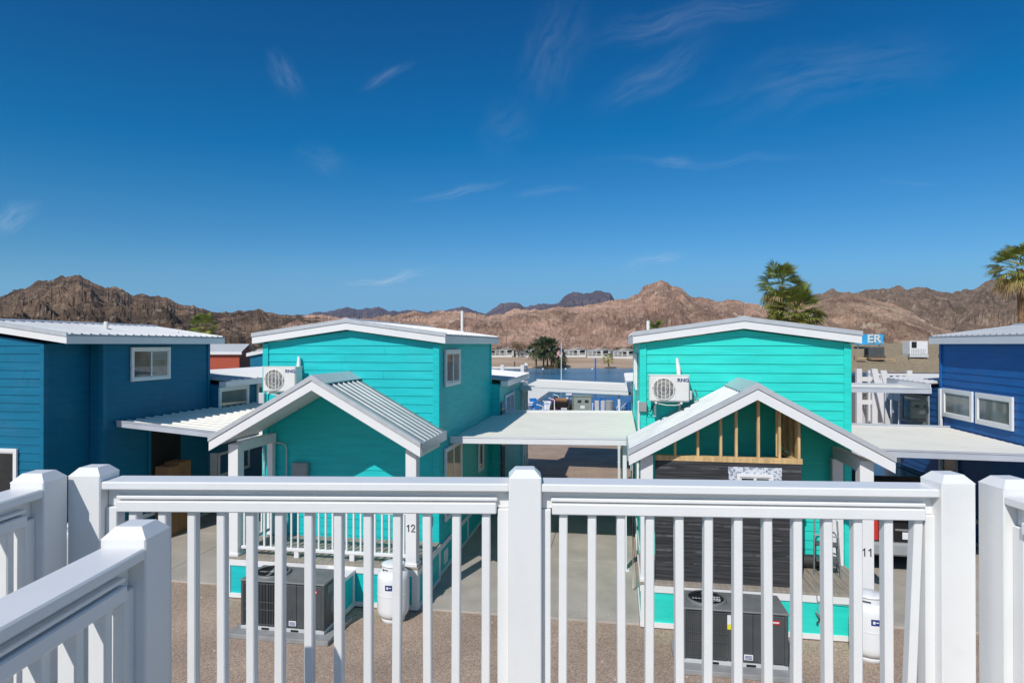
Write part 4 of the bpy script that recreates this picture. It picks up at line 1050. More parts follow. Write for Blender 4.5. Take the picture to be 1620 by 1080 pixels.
def palm(name, label, loc, ht, Rf, nf, segs, seed, mats=('frond', 'frond2', 'frond3'), tr=.2, group='fan palms', lp=.62, low=-.9, bend=.2, drys=.16, skirt=False):
    rng = random.Random(seed); t = thing(name, label, 'palm tree', loc, 0, group)
    top = Vector((bend * rng.uniform(-1, 1), bend * rng.uniform(-1, 1), ht))
    mb = MB(); pts = [(top.x * q * q, top.y * q * q, ht * q - .1) for q in (0, .04, .15, .4, .7, .92, 1)]
    mb.tube(pts, [tr * 1.35, tr * 1.15, tr, tr * .95, tr * .9, tr * 1.0, tr * .8], 12)
    if segs > 9:
        for i in range(int(ht * 9)):
            q = (i + .5) / (ht * 9); z = ht * q; c = Vector((top.x * q * q, top.y * q * q, z)); r = tr * .95
            for k in range(5):
                a = rng.random() * 6.28; e = Vector((math.cos(a), math.sin(a), 0)); s = Vector((-e.y, e.x, 0)) * .05
                mb.add([c + e * r * .95 - s, c + e * r * .95 + s, c + e * (r * 1.12) + Vector((0, 0, .09))], [[0, 1, 2]])
    mb.build('trunk', M['trunk'], t)
    mb = MB()
    for i in range(nf):
        q = (i + .5) / nf; el = math.asin(max(-1, min(1, 1 - q * (1 - math.sin(low))))) + rng.uniform(-.12, .12); az = i * 2.39996 + rng.uniform(-.2, .2)
        mb.cur = 2 if q > 1 - drys else (1 if q > .72 or rng.random() < .12 else 0)
        s = rng.uniform(.82, 1.1); base = top + Vector((math.cos(az) * tr * .6, math.sin(az) * tr * .6, (.5 - q) * .55))
        frond(mb, base, az, el, Rf * lp * s, Rf * .74 * s, segs, rng, (.08 + .22 * q) if q < .72 else .75)
    if skirt:
        mb.cur = 2
        for i in range(40): frond(mb, top + Vector((0, 0, -.3 - 1.1 * rng.random())), rng.random() * 6.28, -1.15 - .3 * rng.random(), .35, Rf * .35, 7, rng, .9)
    mb.build('crown', [M[m] for m in mats], t, recalc=False)
    return t
palm('palm_tree', 'taller fan palm rising behind the turquoise house roof', (25.7, 60, 0), 10.2, 1.95, 48, 18, 3, tr=.22, low=-.8)
palm('palm_tree', 'shorter yellowish fan palm directly below the taller one behind the turquoise roof', (26.0, 58, 0), 7.7, 2.25, 66, 18, 5, tr=.25, low=-1.3, mats=('frond', 'frond2', 'frond2'))
palm('palm_tree', 'tall fan palm with a bare brown trunk at the right edge', (36.3, 45, 0), 10.1, 1.6, 50, 18, 8, tr=.21, bend=.1, low=-.85)
palm('palm_tree', 'small yellow green fan palm behind the lake blue house roof', (-34.2, 70, 0), 6.7, 1.25, 40, 12, 12, tr=.2, mats=('frond', 'frond2', 'frond2'), low=-1.0)
palm('palm_tree', 'palm top just showing above the roof left of the turquoise house peak', (18.4, 80, 0), 6.0, 1.6, 30, 10, 14, tr=.18)
for i, (px, y, ht, rf, lab) in enumerate(((848, 201, 8.6, 2.3, 'leftmost palm of the riverbank clump'), (860, 203, 9.3, 2.6, 'tallest palm near the middle of the riverbank clump'), (872, 204, 8.9, 2.5, 'palm right of the middle in the riverbank clump'), (866, 206, 8.2, 2.2, 'palm at the back of the riverbank clump'), (883, 205, 6.2, 2.2, 'low palm closest to the flag in the riverbank clump'))):
    palm('palm_tree', lab, ((px - 810) * y / 1000, y, gz(y) - .1), ht - 2.0, rf * 1.12, 36, 8, 20 + i, mats=('farfrond', 'farfrond', 'frond3'), tr=.3, group='palms on the far riverbank', low=-1.1, drys=.12)
palm('palm_tree', 'small lone palm on the far riverbank right of the blue post', ((963 - 810) * .203, 203, -3), 3.1, 1.7, 26, 8, 31, mats=('frond2', 'frond2', 'frond3'), tr=.25, group='palms on the far riverbank', low=-.7)
def bush(name, label, loc, r, h, n, seed, mat='shrub', trunk=0., group=None, size=.28, cat='shrub'):
    rng = random.Random(seed); t = thing(name, label, cat, loc, 0, group)
    if trunk:
        mb = MB(); mb.tube([(0, 0, -.1), (.05, 0, trunk * .6), (.0, .05, trunk)], [.16, .12, .09], 7)
        for k in range(7):
            a = k * .9; mb.tube([(0, 0, trunk * .8), (math.cos(a) * r * .4, math.sin(a) * r * .4, trunk + h * .35), (math.cos(a) * r * .7, math.sin(a) * r * .7, trunk + h * .65)], [.07, .05, .02], 5)
        mb.build('trunk', M['wood'], t)
    mb = MB(); cl = [(rng.uniform(-1, 1) * r * .65, rng.uniform(-1, 1) * r * .65, trunk + h * rng.uniform(.25, .85)) for _ in range(9)]
    for i in range(n):
        c = Vector(rng.choice(cl)); p = c + Vector((rng.gauss(0, r * .24), rng.gauss(0, r * .24), rng.gauss(0, h * .14)))
        if p.z < .05: p.z = .05
        a = Vector((rng.uniform(-1, 1), rng.uniform(-1, 1), rng.uniform(-1, 1))).normalized(); b = a.orthogonal().normalized()
        s = size * rng.uniform(.5, 1.2); mb.add([p - a * s, p + b * s * .5, p + a * s, p - b * s * .5], [[0, 1, 2, 3]])
    mb.build('crown' if trunk else 'foliage', M[mat], t, recalc=False); return t
bush('bare_tree', 'thin brownish tree between the first two white houses across the river', ((820 - 810) * .236, 236, -.2), 3.0, 4.4, 750, 2, 'twig', 1.8, cat='tree', size=.24)
bush('riverbank_shrub', 'grey green shrub under the palms by the flag', ((890 - 810) * .203, 203, -3), 2.2, 2.8, 420, 3, size=.32)
bush('riverbank_shrub', 'low shrub at the left foot of the riverbank palms', ((868 - 810) * .200, 200.5, -3.2), 2.6, 1.2, 260, 4, 'twig', size=.28)
bush('desert_shrub', 'dark shrub beside the pale roofs beyond the small blue house', (-33.5, 82, 0), 2.4, 3.2, 420, 6, size=.3)
bush('desert_shrub', 'small green shrub under the yellowish palm left of house 12', (-33.6, 69, 0), 1.2, 3.6, 300, 9, 'farfrond', size=.25)
bush('desert_shrub', 'dry shrub on the tan ground beside the rust red cabin', (-26, 64, 0), 1.0, 1.5, 200, 10, 'twig', size=.2)
for i in range(70):
    # desert shrubs dotted over the flats at the foot of the hills
    px = random.uniform(700, 1330); y = random.uniform(250, 268)
    if i > 22: break
    bush('creosote_shrub', 'desert shrub dotted along the foot of the rosy hill', ((px - 810) * y / 1000, y, -.1), random.uniform(.7, 1.4), random.uniform(.8, 1.7), 60, 100 + i, 'shrub', group='shrubs at the foot of the rosy hill', size=.3)

for i, (px, d, r, h) in enumerate(((792, 246, 2.2, 3.2), (838, 247, 2.6, 3.6), (893, 246, 2.4, 3.0), (922, 245, 1.8, 2.6), (958, 244, 2.5, 3.4), (975, 246, 1.9, 2.8), (995, 243, 2.2, 3.4), (780, 240, 1.6, 2.2))):
    bush('shoreline_tree', ['dusty tree behind the white house by the house 12 roof', 'dusty tree behind the gap left of the riverbank palms', 'dusty tree behind the houses right of the palms', 'low dusty tree between the third and fourth riverbank houses', 'dusty tree behind the house at the blue post', 'small dusty tree right of the blue post', 'dusty tree beside the turquoise house roof across the river', 'low tree at the roof edge of house 12 across the river'][i], ((px - 810) * d / 1000, d, -.1), r, h, 300, 300 + i, ('shrub', 'twig', 'farfrond')[i % 3], .9, 'trees behind the riverbank houses', .26, 'tree')
# ------------------------------------------------------------------ houses across the river
def far_house(loc, label, wide=8.6, wall='farwall'):
    t = thing('riverbank_house', label, 'house', loc, 0, 'white houses across the river')
    mb = MB(); mb.box(0, wide * .63, 2.2, 12, .0, 2.75); mb.prism([(0, 2.75), (wide * .315, 3.35), (wide * .63, 2.75)], 2.3, 12); mb.box(wide * .63, wide * .98, 6, 11, 0, 2.6); mb.build('wall', M[wall], t)
    mb = MB()
    mb.prism([(-.25, 2.72), (wide * .315, 3.42), (wide * .63 + .25, 2.72), (wide * .63 + .25, 2.9), (wide * .315, 3.6), (-.25, 2.9)], 1.9, 12.3); mb.box(wide * .60, wide * 1.0, 5.6, 11.4, 2.62, 2.78); mb.build('roof', M['farroof'], t)
    mb = MB(); mb.box(-wide * .36, wide * .2, 0, 2.3, 2.55, 2.70); mb.build('porch_roof', M['offwhite'], t)
    mb = MB(); mb.box(-wide * .36, wide * .55, .0, 2.2, .02, .72); mb.build('porch_base', M['offwhite'], t)
    for a in (-wide * .36, -wide * .18, 0, wide * .2, wide * .54):
        mb = MB(); mb.box(a, a + .2, .0, .2, .72, 2.7 if a < wide * .3 else 2.3); mb.build('porch_post', M['offwhite'], t)
    mb = MB(); mb.box(-wide * .36, wide * .55, .02, .08, 1.55, 1.65); x = -wide * .36
    while x < wide * .55: mb.box(x, x + .09, .02, .08, .72, 1.55); x += .32
    mb.build('railing', M['offwhite'], t)
    for a, b, z0, z1 in ((wide * .1, wide * .26, .8, 2.4), (wide * .34, wide * .56, 1.0, 2.7)):
        mb = MB(); mb.box(a, b, 2.15, 2.21, z0, z1); mb.build('window', M['glassdk'], t)
    mb = MB(); mb.box(-wide * .33, -.2, 3.5, 9, .1, 2.4); mb.build('shade_room', M['greywall'], t)
    return t
labs = ['white house across the river behind the bare tree, nearest the house 12 roof', 'white house across the river just left of the riverbank palms', 'white house across the river hidden mostly by the palms and the flag', 'white house across the river right of the flag', 'white house across the river behind the blue post', 'white house across the river nearest the turquoise house roof', 'pale house across the river at the left behind the lake blue house roofs', 'pale house across the river above the small blue cabin']
fh = [(790, 237), (829, 238), (868, 238), (906, 236), (943, 234), (984, 232), (330, 246), (405, 244)]
for (px, d), lb in zip(fh, labs): far_house(((px - 810) * d / 1000, d, gz(d) - .05), lb)
# utility pole with a wire across the river
t = thing('utility_pole', 'thin wooden utility pole across the river near the bare tree', 'utility pole', ((801 - 810) * .244, 244, -.1))
mb = MB(); mb.tube([(0, 0, 0), (0, 0, 8.8)], [.17, .11], 6); mb.build('pole', M['wood'], t)
mb = MB(); mb.box(-1.1, 1.1, -.06, .06, 7.9, 8.05); mb.build('crossarm', M['wood'], t)
mb = MB(); mb.tube([(-8 + (70 * q), 0, 8.05 - 1.2 * math.sin(math.pi * q)) for q in [i / 12 for i in range(13)]], .03, 4); mb.build('wire', M['ltgrey'], t)
# mooring post, buoys
mb = MB(); mb.tube([(0, 0, -4), (0, 0, -.6)], [.22, .2], 8); o = mb.build('mooring_post', M['wood']); o.location = ((814 - 810) * .19, 190, 0); o.location.z = .2; tag(o, 'dark wooden mooring post near the far shore', 'post')
for i, px in enumerate((859, 895, 937)):
    mb = MB(); mb.lathe([(0, -.3), (.25, -.2), (.32, 0), (.25, .22), (.08, .34), (0, .36)], (0, 0, 0), 12); o = mb.build('buoy', M['offwhite']); o.location = ((px - 810) * .195, 195, -2.95)
    tag(o, ['small white buoy floating below the riverbank palms', 'small white buoy floating right of the flagpole', 'small white buoy floating just left of the blue post'][i], 'buoy', 'white buoys on the river')

# ------------------------------------------------------------------ riverside yard seen between the houses
t = thing('flagpole', 'tall white flagpole by the near riverbank', 'flagpole', ((888 - 810) * .076, 76, -3.2))
mb = MB(); mb.tube([(0, 0, 0), (0, 0, 8.0)], [.07, .045], 8); mb.build('pole', M['white'], t)
mb = MB(); mb.lathe([(0, -.06), (.06, 0), (0, .06)], (0, 0, 8.05), 10); mb.build('finial', M['ltgrey'], t)
fl = thing('flag', 'limp striped flag with a blue corner hanging from the flagpole', 'flag', ((888 - 810) * .076, 76, 3.1))
def flagpatch(mb, a0, a1, b0, b1):
    def P(a, b): return (-.06 - a * .50 + .05 * math.sin(b * 6), .10 * math.sin(a * 9 + b * 2), 1.15 - b * .62 - a * .62)
    m = 5; v = []
    for i in range(m + 1):
        q = a0 + (a1 - a0) * i / m; v += [P(q, b0), P(q, b1)]
    mb.add(v, [[2 * i, 2 * i + 2, 2 * i + 3, 2 * i + 1] for i in range(m)], True)
r_, w_, n_ = MB(), MB(), MB()
for i in range(13): flagpatch(w_ if i % 2 else r_, .42 if i < 7 else 0, 1, i / 13, (i + 1) / 13)
flagpatch(n_, 0, .42, 0, 7 / 13)
r_.build('red_stripes', M['red'], fl); w_.build('white_stripes', M['white'], fl); n_.build('blue_corner', M['navy'], fl)
t = thing('dock_piling', 'tall bright blue post standing at the river', 'post', ((942 - 810) * .074, 74, -5)); mb = MB(); mb.tube([(0, 0, 0), (0, 0, 7.9)], .085, 10); mb.build('pole', M['bluepaint'], t)
mb = MB(); mb.lathe([(.09, 7.9), (.1, 7.95), (0, 8.05)], (0, 0, 0), 10); mb.build('cap', M['bluepaint'], t)
t = thing('transformer_cabinet', 'grey green metal cabinet with two dark vents and a white notice', 'cabinet', (4.12, 42, 0), R(4))
mb = MB(); mb.box(0, 1.18, 0, .9, .05, 1.16, .02); mb.build('body', M['padgreen'], t)
mb = MB(); mb.box(-.04, 1.22, -.05, .95, 1.161, 1.22, .015); mb.build('lid', M['padgreen'], t)
for a in (.24, .72):
    mb = MB(); mb.box(a, a + .25, -.012, .005, .74, .92); mb.build('vent', M['glassdk'], t)
mb = MB(); mb.box(.42, .72, -.008, .004, .36, .56); mb.build('notice', M['label'], t)
def bfence(label, p0, p1, z, h, n):
    t = thing('blue_fence', label, 'fence', (*p0, z), 0, 'blue picket fences by the river'); d = Vector((p1[0] - p0[0], p1[1] - p0[1], 0)); ln = d.length
    T = Matrix.Rotation(math.atan2(d.y, d.x), 4, 'Z'); mb = MB()
    for zz in (.1, h - .06): mb.box(0, ln, -.02, .02, zz, zz + .05, 0, T)
    mb.build('rail', M['bluepaint'], t)
    for i in range(n):
        mb = MB(); a = ln * i / (n - 1); w = .035 if i % 6 == 0 else .014; mb.box(a - w, a + w, -w, w, 0, h + (.06 if i % 6 == 0 else 0), 0, T); mb.build('picket', M['bluepaint'], t)
bfence('bright blue picket fence right of the grey green cabinet', (6.75, 42.6), (8.4, 42.4), 0, 1.08, 19)
bfence('low bright blue fence under the river canopy', (.4, 43), (3.3, 43), 0, .62, 31)
bfence('bright blue fence behind the cabinet near the blue post', (4.2, 46), (7.4, 46), -.4, 1.1, 31)
for i, (px, d, ztop, lab) in enumerate(((851, 38.5, .95, 'nearest white handrail beside the river canopy'), (861, 40.5, .98, 'second nearest white handrail beside the river canopy'), (870, 42.5, 1.0, 'third white handrail from the front beside the river canopy'), (877, 45, 1.05, 'furthest white handrail beside the river canopy'))):
    x = (px - 810) * d / 1000; t = thing('handrail', lab, 'handrail', (x, d, gz(d)), 0, 'white handrails down to the river'); z = ztop - gz(d)
    mb = MB(); mb.tube([(.30, .0, -.05), (.30, 0, z - .12), (.24, 0, z - .09), (-.10, -.05, z + .02)], .035, 6); mb.build('tube', M['white'], t)
t = thing('river_canopy', 'flat cream canopy roof over the riverside terrace', 'canopy', (-2.4, 46.2, -1), R(-9.5))
mb = MB(); mb.box(-1, 3.9, 0, 14.5, 1.30, 1.42); mb.build('roof_panel', M['wmetal'], t)
mb = MB(); mb.box(-1.02, 3.92, -.06, -.002, 1.22, 1.43); mb.box(3.902, 3.96, 0, 14.5, 1.22, 1.43); mb.build('gutter', M['gutter'], t)
for (a, b) in ((.2, .3), (3.6, .3), (3.6, 7.5), (3.6, 14)):
    mb = MB(); mb.box(a, a + .12, b, b + .12, -2.6, 1.30); mb.build('post', M['white'], t)
t = thing('patio_umbrella', 'open cream umbrella near the flagpole', 'umbrella', ((888 - 810) * .05, 50, gz(50)))
mb = MB(); mb.lathe([(.75, 1.95), (.5, 2.08), (.2, 2.2), (0, 2.26)], (0, 0, 0), 8, smooth=False); mb.build('canopy', M['wmetal'], t)
mb = MB(); mb.tube([(0, 0, 0), (0, 0, 2.24)], .03, 8); mb.build('pole', M['white'], t)
t = thing('slatted_marker', 'post with white cross boards standing by the river', 'marker post', ((900 - 810) * .058, 58, gz(58)))
mb = MB(); mb.box(-.05, .05, .03, .12, 0, 3.2); mb.build('post', M['bluepaint'], t)
for i in range(6):
    mb = MB(); mb.box(-.28, .28, -.02, .02, .9 + i * .38, 1.08 + i * .38); mb.build('board', M['white'], t)
t = thing('off_road_buggy', 'black off road buggy with tan seats parked by the handrails', 'buggy', ((892 - 810) * .0435, 43.6, .0), R(70))
mb = MB(); mb.prism([(-1.0, .35), (1.0, .35), (1.15, .55), (.9, .75), (.35, .72), (.2, .45), (-.5, .45), (-.6, .8), (-1.1, .75)], -.5, .5); mb.build('body', M['carblk'], t)
mb = MB()
for s in (-.5, .5): mb.tube([(.55, s, .7), (.25, s, .98), (-.5, s, 1.0), (-.8, s, .7)], .03, 6)
mb.build('roll_cage', M['black'], t)
mb = MB(); mb.box(-.45, .05, -.4, .4, .45, .58, .04); mb.box(-.55, -.42, -.4, .4, .5, .95, .04); mb.build('seat', M['card'], t)
for x in (-.75, .75):
    for s in (-.6, .6):
        mb = MB(); mb.lathe([(.12, -.1), (.27, -.1), (.3, 0), (.27, .1), (.12, .1)], (0, 0, 0), 16, Matrix.Translation((x, s, .3)) @ Matrix.Rotation(R(90), 4, 'X')); mb.build('wheel', M['rubber'], t)
def boat(label, loc, rz, canopy):
    t = thing('boat', label, 'boat', loc, rz, 'boats moored at the near bank')
    secs = [(0, 1.0, .0, .8), (2, 1.1, -.1, .85), (4, .95, .0, .95), (5.4, .45, .25, 1.1), (6.0, .05, .6, 1.2)]; vs = []
    for y, w, zb, zt in secs: vs += [(-w, y, zt), (-w * .7, y, zb + .2), (0, y, zb), (w * .7, y, zb + .2), (w, y, zt)]
    mb = MB(); mb.add(vs, [[i * 5 + k, i * 5 + k + 1, i * 5 + 6 + k, i * 5 + 5 + k] for i in range(4) for k in range(4)] + [[0, 1, 2, 3, 4]] + [[i * 5, i * 5 + 5, i * 5 + 9, i * 5 + 4] for i in range(4)]); mb.build('hull', M['carblk'], t)
    mb = MB(); mb.box(-.95, .95, .6, 3.4, 2.25, 2.42, .06); mb.build('canopy', M[canopy], t)
    for x in (-.9, .9):
        for y in (.8, 3.2):
            mb = MB(); mb.tube([(x, y, .8), (x, y, 2.28)], .025, 6); mb.build('canopy_post', M['chrome'], t)
    mb = MB(); mb.prism([(2.6, .85), (3.0, 1.4), (3.05, 1.4), (2.75, .85)], -.8, .8, 'yz'); mb.build('windscreen', M['carglass'], t)
boat('dark boat with a red canopy moored by the turquoise house', (11.6, 66, -2.7), R(75), 'red')
boat('dark boat moored left of the red canopy', (9.3, 64.5, -2.7), R(-80), 'black')
t = thing('grey_bin', 'grey ribbed bin standing at the blue fence', 'bin', ((963 - 810) * .042, 41.8, 0))
mb = MB(); mb.lathe([(.24, 0), (.27, .8), (.29, .82), (.29, .86), (.2, .93), (0, .95)], (0, 0, 0), 14, smooth=False); mb.build('body', M['grey'], t)
t = thing('pale_panel_door', 'pale grey blue panel gate between cabinet and fence', 'gate', ((949 - 810) * .0425, 42.5, 0))
mb = MB(); mb.box(-.35, -.06, 0, .05, .05, .85, .01); mb.box(.06, .32, 0, .05, .05, .85, .01); mb.build('panel', M['ltgrey'], t)
mb = MB(); mb.box(-.05, .05, -.02, .08, 0, 1.1, .01); mb.build('post', M['bluepaint'], t)
t = thing('white_pipe_stand', 'white bent pipes standing in front of the blue fence', 'pipe stand', ((981 - 810) * .0415, 41.5, 0))
mb = MB()
for i, x in enumerate((-.22, -.08, .1, .24)): mb.tube([(x, 0, 0), (x, 0, .5 + .12 * (i % 2)), (x + .12, 0, .62 + .12 * (i % 2)), (x + .12, 0, .85)], .03, 6)
mb.build('pipe', M['white'], t)
mb = MB(); mb.box(0, .5, 0, .3, 0, .5, .03); o = mb.build('storage_tote', M['mag']); o.location = ((874 - 810) * .046, 46.6, .35); tag(o, 'small magenta tote hung by the handrails', 'tote')
o.location.z = gz(46.6)
o.scale = (1, 1, 2.2)
def chair(label, loc, rz, mat):
    t = thing('beach_chair', label, 'chair', loc, rz, 'beach chairs by the river')
    mb = MB(); mb.box(-.28, .28, -.25, .3, .38, .43, .01); mb.build('seat', M[mat], t)
    mb = MB(); mb.prism([(.28, .40), (.34, .40), (.58, 1.0), (.53, 1.02)], -.28, .28, 'yz'); mb.build('backrest', M[mat], t)
    for x in (-.27, .25):
        for y in (-.22, .28):
            mb = MB(); mb.box(x, x + .03, y, y + .03, 0, .38); mb.build('leg', M['white'], t)
for i, (x, d, rz, mt, lab) in enumerate(((1.75, 46, .4, 'bluepaint', 'blue beach chair left of the handrails by the river'), (2.5, 48.5, -.5, 'white', 'white beach chair between the handrails and the canopy'), (5.4, 49, .2, 'white', 'white beach chair under the blue pole side of the cabinet'), (6.1, 50, -.3, 'bluepaint', 'blue beach chair behind the pale gate panels'))):
    chair(lab, (x, d, gz(d)), rz, mt)
t = thing('floating_dock', 'long pale floating dock reaching into the river', 'dock', (2.5, 67, -3.25), R(-3))
mb = MB(); mb.box(0, 7.5, 0, 1.8, -.1, .42, .02); mb.build('deck', M['concrete'], t)
for x in (.2, 3.6, 7.1):
    mb = MB(); mb.tube([(x, 1.9, -2), (x, 1.9, 2.0)], .09, 8); mb.build('piling', M['bluepaint'], t)
def watercraft(label, loc, rz, mat):
    t = thing('water_scooter', label, 'water scooter', loc, rz, 'water scooters at the dock')
    mb = MB(); secs = [(-1.5, .5, .1, .5), (-.4, .58, .0, .55), (.6, .5, .02, .62), (1.4, .2, .2, .66), (1.6, .03, .4, .6)]; vs = []
    for y, w, zb, zt in secs: vs += [(-w, y, zt - .1), (-w * .6, y, zb), (w * .6, y, zb), (w, y, zt - .1), (w * .5, y, zt), (-w * .5, y, zt)]
    mb.add(vs, [[i * 6 + k, i * 6 + (k + 1) % 6, i * 6 + 6 + (k + 1) % 6, i * 6 + 6 + k] for i in range(4) for k in range(6)] + [list(range(6))]); mb.build('hull', M[mat], t)
    mb = MB(); mb.box(-.18, .18, -1.1, .1, .5, .78, .06); mb.build('seat', M['black'], t)
    mb = MB(); mb.tube([(-.35, .35, .98), (0, .45, 1.0), (.35, .35, .98)], .03, 6); mb.tube([(0, .45, 1.0), (0, .65, .6)], .07, 6); mb.build('handlebar', M['black'], t)
watercraft('white water scooter on the floating dock behind the cabinet', (5.6, 66.6, -2.55), R(70), 'offwhite'); watercraft('red water scooter on the floating dock right of the flagpole', (7.9, 66.8, -2.55), R(100), 'red')
# raised white deck behind house 12, seen over its rear roof
t = thing('raised_deck', 'white railed raised deck behind the rear roof of house 12', 'deck', (-1.6, 33, 0), R(-5))
mb = MB(); mb.box(0, 2.15, 0, 3, 2.42, 2.6); mb.build('floor', M['dwhite'], t)
mb = MB(); mb.box(0, 2.15, -.04, .04, 3.35, 3.45); mb.box(0, 2.15, -.02, .02, 2.62, 3.15); mb.box(2.11, 2.19, .04, 3, 3.35, 3.45); mb.box(2.13, 2.17, .04, 3, 2.62, 3.3); mb.build('rail', M['dwhite'], t)
for a, b in ((0, 0), (1.1, 0), (2.15, 0), (2.15, 3), (0, 3)):
    mb = MB(); mb.box(a - .09, a + .09, b - .09, b + .09, 0, 3.55, .01); mb.build('post', M['dwhite'], t)

# ------------------------------------------------------------------ right background: stairs, deck, club roof
t = thing('white_staircase', 'white wooden staircase rising behind the turquoise house', 'staircase', (15.0, 27.5, 0), R(-9.5))
for x, lean in ((.0, 0), (.62, 0)):
    mb = MB(); mb.box(x, x + .22, 0, .22, 0, 3.55, .01); mb.build('post', M['dwhite'], t)
for i, x in enumerate((.42, .84)):
    mb = MB(); mb.prism([(x - .0, 3.5), (x + .24, 3.5), (x + .78, 1.0), (x + .52, 1.0)], -.5 + i * .2, -.42 + i * .2); mb.build('stringer', M['dwhite'], t)
mb = MB(); mb.box(.22, .62, .08, .14, 3.0, 3.2); mb.box(.22, .62, .08, .14, 2.0, 2.2); mb.build('brace', M['dwhite'], t)
for i in range(11):
    mb = MB(); z = 1.1 + i * .215; x = 1.75 - (z - 1.0) * .34; mb.box(x - .1, x + .1, .39, 1.19, z, z + .04); mb.build('step', M['dwhite'], t)
t = thing('white_deck_building', 'white building with a railed upper deck and orange windows beside the staircase', 'building', (17.6, 31, 0), R(-9.5))
mb = MB(); mb.box(0, 7, 1.4, 6, 0, 2.2); mb.build('wall', M['farwall'], t)
mb = MB(); mb.box(-.2, 7, -.2, 1.39, 2.2, 2.42); mb.build('deck_floor', M['dwhite'], t)
mb = MB(); mb.box(-.2, 7, -.2, -.12, 3.1, 3.2); mb.box(-.2, 7, -.2, -.12, 2.5, 2.58); x = -.2
mb.build('deck_rail', M['dwhite'], t)
for i in range(26):
    mb = MB(); mb.box(-.2 + i * .28, -.06 + i * .28, -.19, -.13, 2.58, 3.1); mb.build('baluster', M['dwhite'], t)
for i in range(5):
    mb = MB(); mb.box(-.2 + i * 1.75, .02 + i * 1.75, -.22, .0, 0, 3.35); mb.build('post', M['dwhite'], t)
for i in range(4):
    f = window(t, (0, 1.4, 0), (1, 0, 0), (0, -1, 0), .15 + i * .42, .5 + i * .42, 1.35, 1.95, fr=.05, mull=False, glass='glasstan')
mb = MB(); mb.box(0, 7, .2, 5.8, 2.43, 3.0); mb.build('upper_wall', M['acgrey'], t)
t = thing('rust_shed', 'rust red shed with a dark lean-to behind the turquoise house', 'shed', (14.2, 31.5, 0), R(-9.5))
mb = MB(); mb.box(-1.4, 2.2, 1, 4, 0, 2.35); mb.build('wall', M['rust'], t); mb = MB(); mb.box(-1.6, 2.4, -.4, 4.2, 2.36, 2.5); mb.build('roof', M['acgrey'], t)
mb = MB(); mb.box(-1.3, .9, .96, .999, 0, 1.7); mb.build('door', M['grey'], t)
t = thing('club_building', 'large building with a wide tan gravel roof at the foot of the pink hill', 'building', (22, 48, 0), 0)
mb = MB(); mb.box(.6, 40, .8, 20, 0, 2.46); mb.build('wall', M['greywall'], t)
mb = MB()
vs = []; nxr = 60
for j, (y, z) in enumerate(((0, 2.38), (3, 3.05), (6, 3.75), (10.5, 4.72), (22, 4.6))):
    for i in range(nxr): vs.append((i * 42 / (nxr - 1), y, z + (.03 * (i % 2) if j == 0 else .05 * mn.noise(Vector((i * .7, y, 0))))))
mb.add(vs, [[j * nxr + i, j * nxr + i + 1, (j + 1) * nxr + i + 1, (j + 1) * nxr + i] for j in range(4) for i in range(nxr - 1)]); mb.box(0, 42, -.0, .08, 2.15, 2.37)
mb.build('roof', M['tanroof'], t)
mb = MB()
for i in range(6): mb.box(6.2 + i * 1.5, 6.26 + i * 1.5, 4.1 + .4 * (i % 3), 4.16 + .4 * (i % 3), 3.2, 3.72 + .08 * (i % 2)); 
mb.build('roof_vent', M['wood'], t)
def roof_ac(label, loc, rz, mat, w, d, h):
    t = thing('rooftop_unit', label, 'rooftop unit', loc, rz, 'air handling units on the tan roof')
    mb = MB(); mb.box(0, w, 0, d, .06, h, .02); b = mb.build('cabinet', M[mat], t); mb = MB(); mb.box(-.03, w + .03, -.03, d + .03, -.2, .055); mb.build('base', M['ltgrey'] if mat == 'label' else M['wood'], t)
    mb = MB(); mb.box(w * .10, w * .38, -.015, .0, h * .5, h * .95) if mat == 'label' else mb.box(-.014, 0, d * .2, d * .8, h * .2, h * .85); mb.build('louvre', M['dark'], t)
    mb = MB()
    for i in range(9): mb.box(w * (.1 + i * .09), w * (.125 + i * .09), -.02, .0, h * .1, h * .42 if mat == 'label' else h * .92)
    mb.build('grille', M['grey'] if mat == 'label' else M['acgrey'], t)
roof_ac('pale square rooftop unit on the tan roof near the cobalt house', (33.1, 52.6, 3.75), R(-6), 'label', 1.42, 1.2, 1.15)
roof_ac('dark ribbed rooftop unit on the tan roof below the blue sign', (29.25, 51.8, 3.55), R(-14), 'acgrey', 1.15, 1.4, .86)
mb = MB(); mb.box(0, 1.9, 0, .05, 0, .04); mb.box(1.85, 1.9, 0, .05, -.25, 0); mb.box(-.9, -.2, .3, .7, .05, .12)
o = mb.build('timber_scrap', M['lumber']); o.location = (29.0, 51.0, 3.42); tag(o, 'pale timber lying on the tan roof beside the dark unit', 'timber')
sg = thing('roof_sign', 'bright blue sign with white raised letters above the tan roof', 'sign', (30.35, 56.0, 4.60), R(-7))
mb = MB(); mb.box(0, 2.4, 0, .12, 0, .92, .01); mb.build('board', M['signblue'], sg)
mb = MB()
for a in (.3, 2.1): mb.box(a, a + .08, .13, .2, -.5, .8)
mb.build('bracket', M['steelgrey'], sg)
text('lettering', 'ER', 1.0, (1.66, -.012, .45), FRONT, M['signpale'], sg, .008, sx=1.06, bold=.075)
text('lettering', 'ER', 1.0, (1.66, -.03, .45), FRONT, M['signdark'], sg, .02, sx=1.06, bold=.03)
text('lettering', 'ER', 1.0, (1.62, -.056, .48), FRONT, M['offwhite'], sg, .004, sx=1.06, bold=.012)

